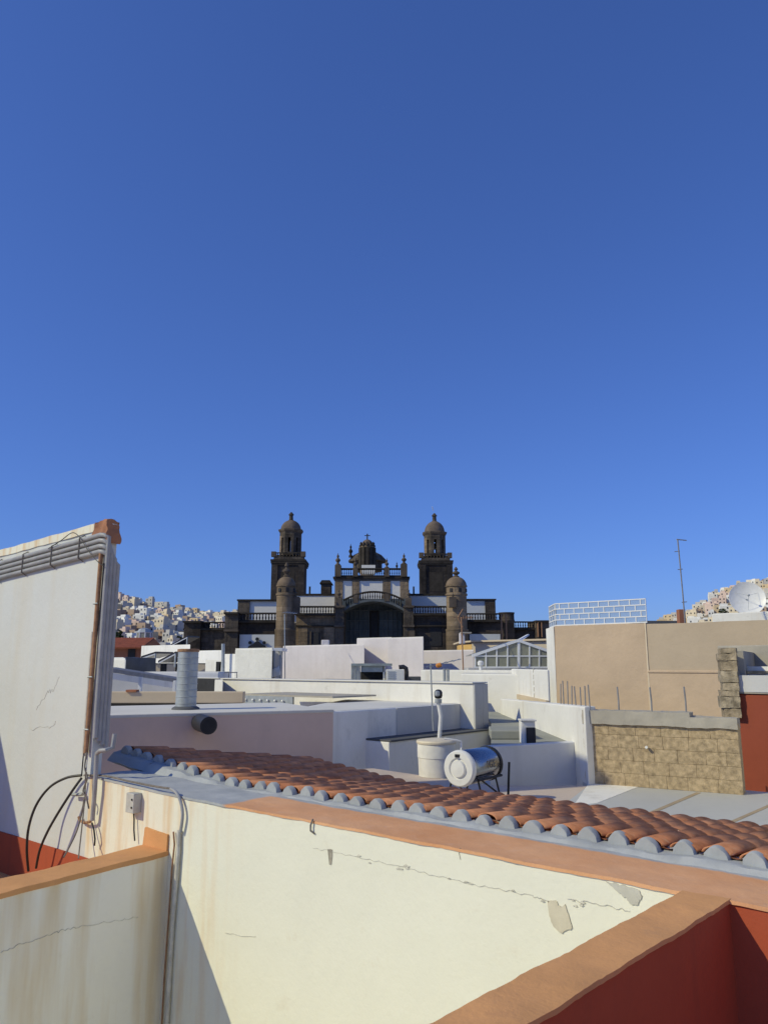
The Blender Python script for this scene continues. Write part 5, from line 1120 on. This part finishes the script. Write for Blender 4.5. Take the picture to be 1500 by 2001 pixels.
# ------------------------------------------------------------------ hillsides with houses
def lerp_tab(tab, x):
    if x <= tab[0][0]: return tab[0][1]
    for (a, b), (c, d) in zip(tab, tab[1:]):
        if x <= c: return b+(d-b)*(x-a)/(c-a)
    return tab[-1][1]
RIDGE = [(-600,1150),(100,1158),(228,1172),(262,1173),(300,1186),(350,1196),(420,1203),(470,1206),(560,1235),(640,1262),(1000,1265),(1240,1245),(1292,1214),(1330,1206),(1360,1194),(1400,1166),(1440,1148),(1500,1134),(1600,1110),(1800,1080),(2300,1075)]
D1, D2 = 260.0, 820.0
def hz_(x, D):
    t = (D-D1)/(D2-D1)
    zr = at(x, lerp_tab(RIDGE,x), D2).z
    if t <= 0: return GROUND
    if t > 1: return zr*(1-.25*min(1,(t-1)))
    f = t**1.15
    return GROUND+(zr-GROUND)*f
mb = MB(); xs_ = list(range(-600,2301,40)); Ds = [D1+ (D2-D1)*k/16 for k in range(17)]+[900,1050,1300]
for D in Ds:
    for x in xs_:
        p = at(x,1200,D); mb.v.append(Vector((p.x,D,hz_(x,D)+noise.noise(Vector((p.x*.02,D*.02,0)))*2)))
nx_ = len(xs_)
for j in range(len(Ds)-1):
    for i in range(nx_-1): mb.f.append((j*nx_+i,j*nx_+i+1,(j+1)*nx_+i+1,(j+1)*nx_+i)); mb.m.append(0)
struct(mb.build('hillside_terrain', plaster('dry_hillside', (.30,.25,.17), .3, sc=.03, dirt=.6, dcol=(.10,.11,.06)), None, True))
PAL = [('white',(.80,.78,.72)),('cream',(.72,.62,.46)),('ochre',(.68,.53,.33)),('pink',(.68,.53,.45)),('grey',(.52,.50,.47)),('brown',(.42,.31,.23)),('beige',(.66,.58,.45)),('white',(.74,.74,.72)),('cream',(.76,.70,.58))]
HM = [simple('far_house_%s_%d'%(n.replace(' ','_'),i), c, .9, 0, .12, .4) for i,(n,c) in enumerate(PAL)]
HW = simple('far_window', (.05,.055,.065), .4)
HME = []
for i, m_ in enumerate(HM):
    mb = MB(); mb.box(-.5,.5,0,1,-1.2,1)                       # body
    if i%3 == 0: mb.box(-.45,.05,.3,.9,1,1.28)                 # roof room
    elif i%3 == 1: mb.box(-.1,.46,.1,.8,1,1.26)
    else: mb.box(-.5,.5,-.001,.05,1,1.10)
    HME.append(mb.mesh('house', m_))
wme = MB().box(-.5,.5,-.5,.5,-.5,.5).mesh('window', HW)
rnd = random.Random(21); cnt = 0
def house(x, D, side, grow=1.0):
    global cnt
    i = rnd.randrange(len(PAL)); p = at(x,1200,D); z = hz_(x,D); w_ = rnd.uniform(6,12.5)*grow; h_ = rnd.choice((3.4,4.5,5.5,6.5,8))*grow; dp_ = rnd.uniform(4,7)
    o = bpy.data.objects.new('hillside_house', HME[i]); COL.objects.link(o)
    rz = rnd.choice((-.7,-.55,-.4,-.25,-.8)); 
    Mx = Matrix.Translation((p.x,D,z))@Matrix.Rotation(rz,4,'Z')
    o.matrix_basis = Mx@Matrix.Diagonal((w_,dp_,h_,1))
    lv = 'low on' if D < 430 else 'halfway up' if D < 620 else 'near the top of'
    lk = ('squat','low','mid-height','tall','very tall')[min(4,int((h_-2.4)/1.3))]; ex = ('with a wide roof room','with a stepped roof','with a raised parapet')[i%3]
    tag(o,'%s %s house %s %s the %s hillside'%(lk,PAL[i][0],ex,lv,'left' if side[0]=='l' else 'right'),'house','houses on the hillside %s'%side)
    nc_ = max(2,int(w_/3.2)); nr_ = max(1,int(h_/3.0))
    for r in range(nr_):
        for c in range(nc_):
            if rnd.random() < .3: continue
            wv = bpy.data.objects.new('window', wme); COL.objects.link(wv); wv.parent = o
            wv.matrix_basis = Matrix.Translation((-.5+(c+.5)/nc_, .0, (r+.55)/nr_))@Matrix.Diagonal((1.1/w_,.2/dp_,1.35/h_,1))
    cnt += 1
for side, xa, xb, rows in (('left of the cathedral',205,475,13),('at the right edge',1286,1540,11)):
    for r in range(rows):
        D = D1+60+(D2-D1-40)*(r/(rows-1))**.9; x = xa+rnd.uniform(0,12)
        while x < xb:
            hid = hz_(x,D)
            if side[0] == 'a' and at(x,1225,D).z > hid+9: x += 12; continue
            if side[0] == 'l' and at(x,1275,D).z > hid+9: x += 12; continue
            house(x, D+rnd.uniform(-16,16), side, rnd.uniform(.7,1.0)); x += rnd.uniform(11,22)*(520/D)**.6
# a few dark trees between the houses
M['farleaf'] = simple('far_tree_foliage', (.05,.065,.03), .95, 0, .5, 1.0, .5, .1); M['fartrunk'] = simple('far_tree_trunk',(.12,.08,.05),.9)
for k, (x,D,h_,lab) in enumerate(((1322,560,9,'dark round tree beside the foot of the right hillside'),(232,470,8,'dark tree at the left edge of the left hillside'),(258,430,7,'dark tree above the glass cupola'),(352,500,6,'small dark tree among the left hillside houses'),(1412,600,7,'small dark tree among the right hillside houses'))):
    p = at(x,1200,D); z = hz_(x,D)-1; t = thing('hillside_tree',lab,'tree',(p.x,D,z)); r2 = random.Random(k)
    MB().tube([(p.x,D,z),(p.x+.2,D,z+h_*.6)],.3,6).build('trunk',M['fartrunk'],t)
    mb = MB()
    for q in range(260):
        v = Vector((r2.gauss(0,1),r2.gauss(0,1),r2.gauss(0,.8))); v = v.normalized()*h_*.45*r2.uniform(.5,1.08); c = Vector((p.x,D,z+h_*.75))+v
        a1 = Vector((r2.uniform(-1,1),r2.uniform(-1,1),r2.uniform(-1,1))).normalized(); a2 = a1.orthogonal().normalized(); s_ = r2.uniform(.4,.9)
        mb.add([c-a1*s_-a2*s_*.5,c+a1*s_-a2*s_*.4,c+a1*s_*.7+a2*s_*.6,c-a1*s_*.6+a2*s_*.5],[(0,1,2,3)])
    mb.build('crown',M['farleaf'],t)
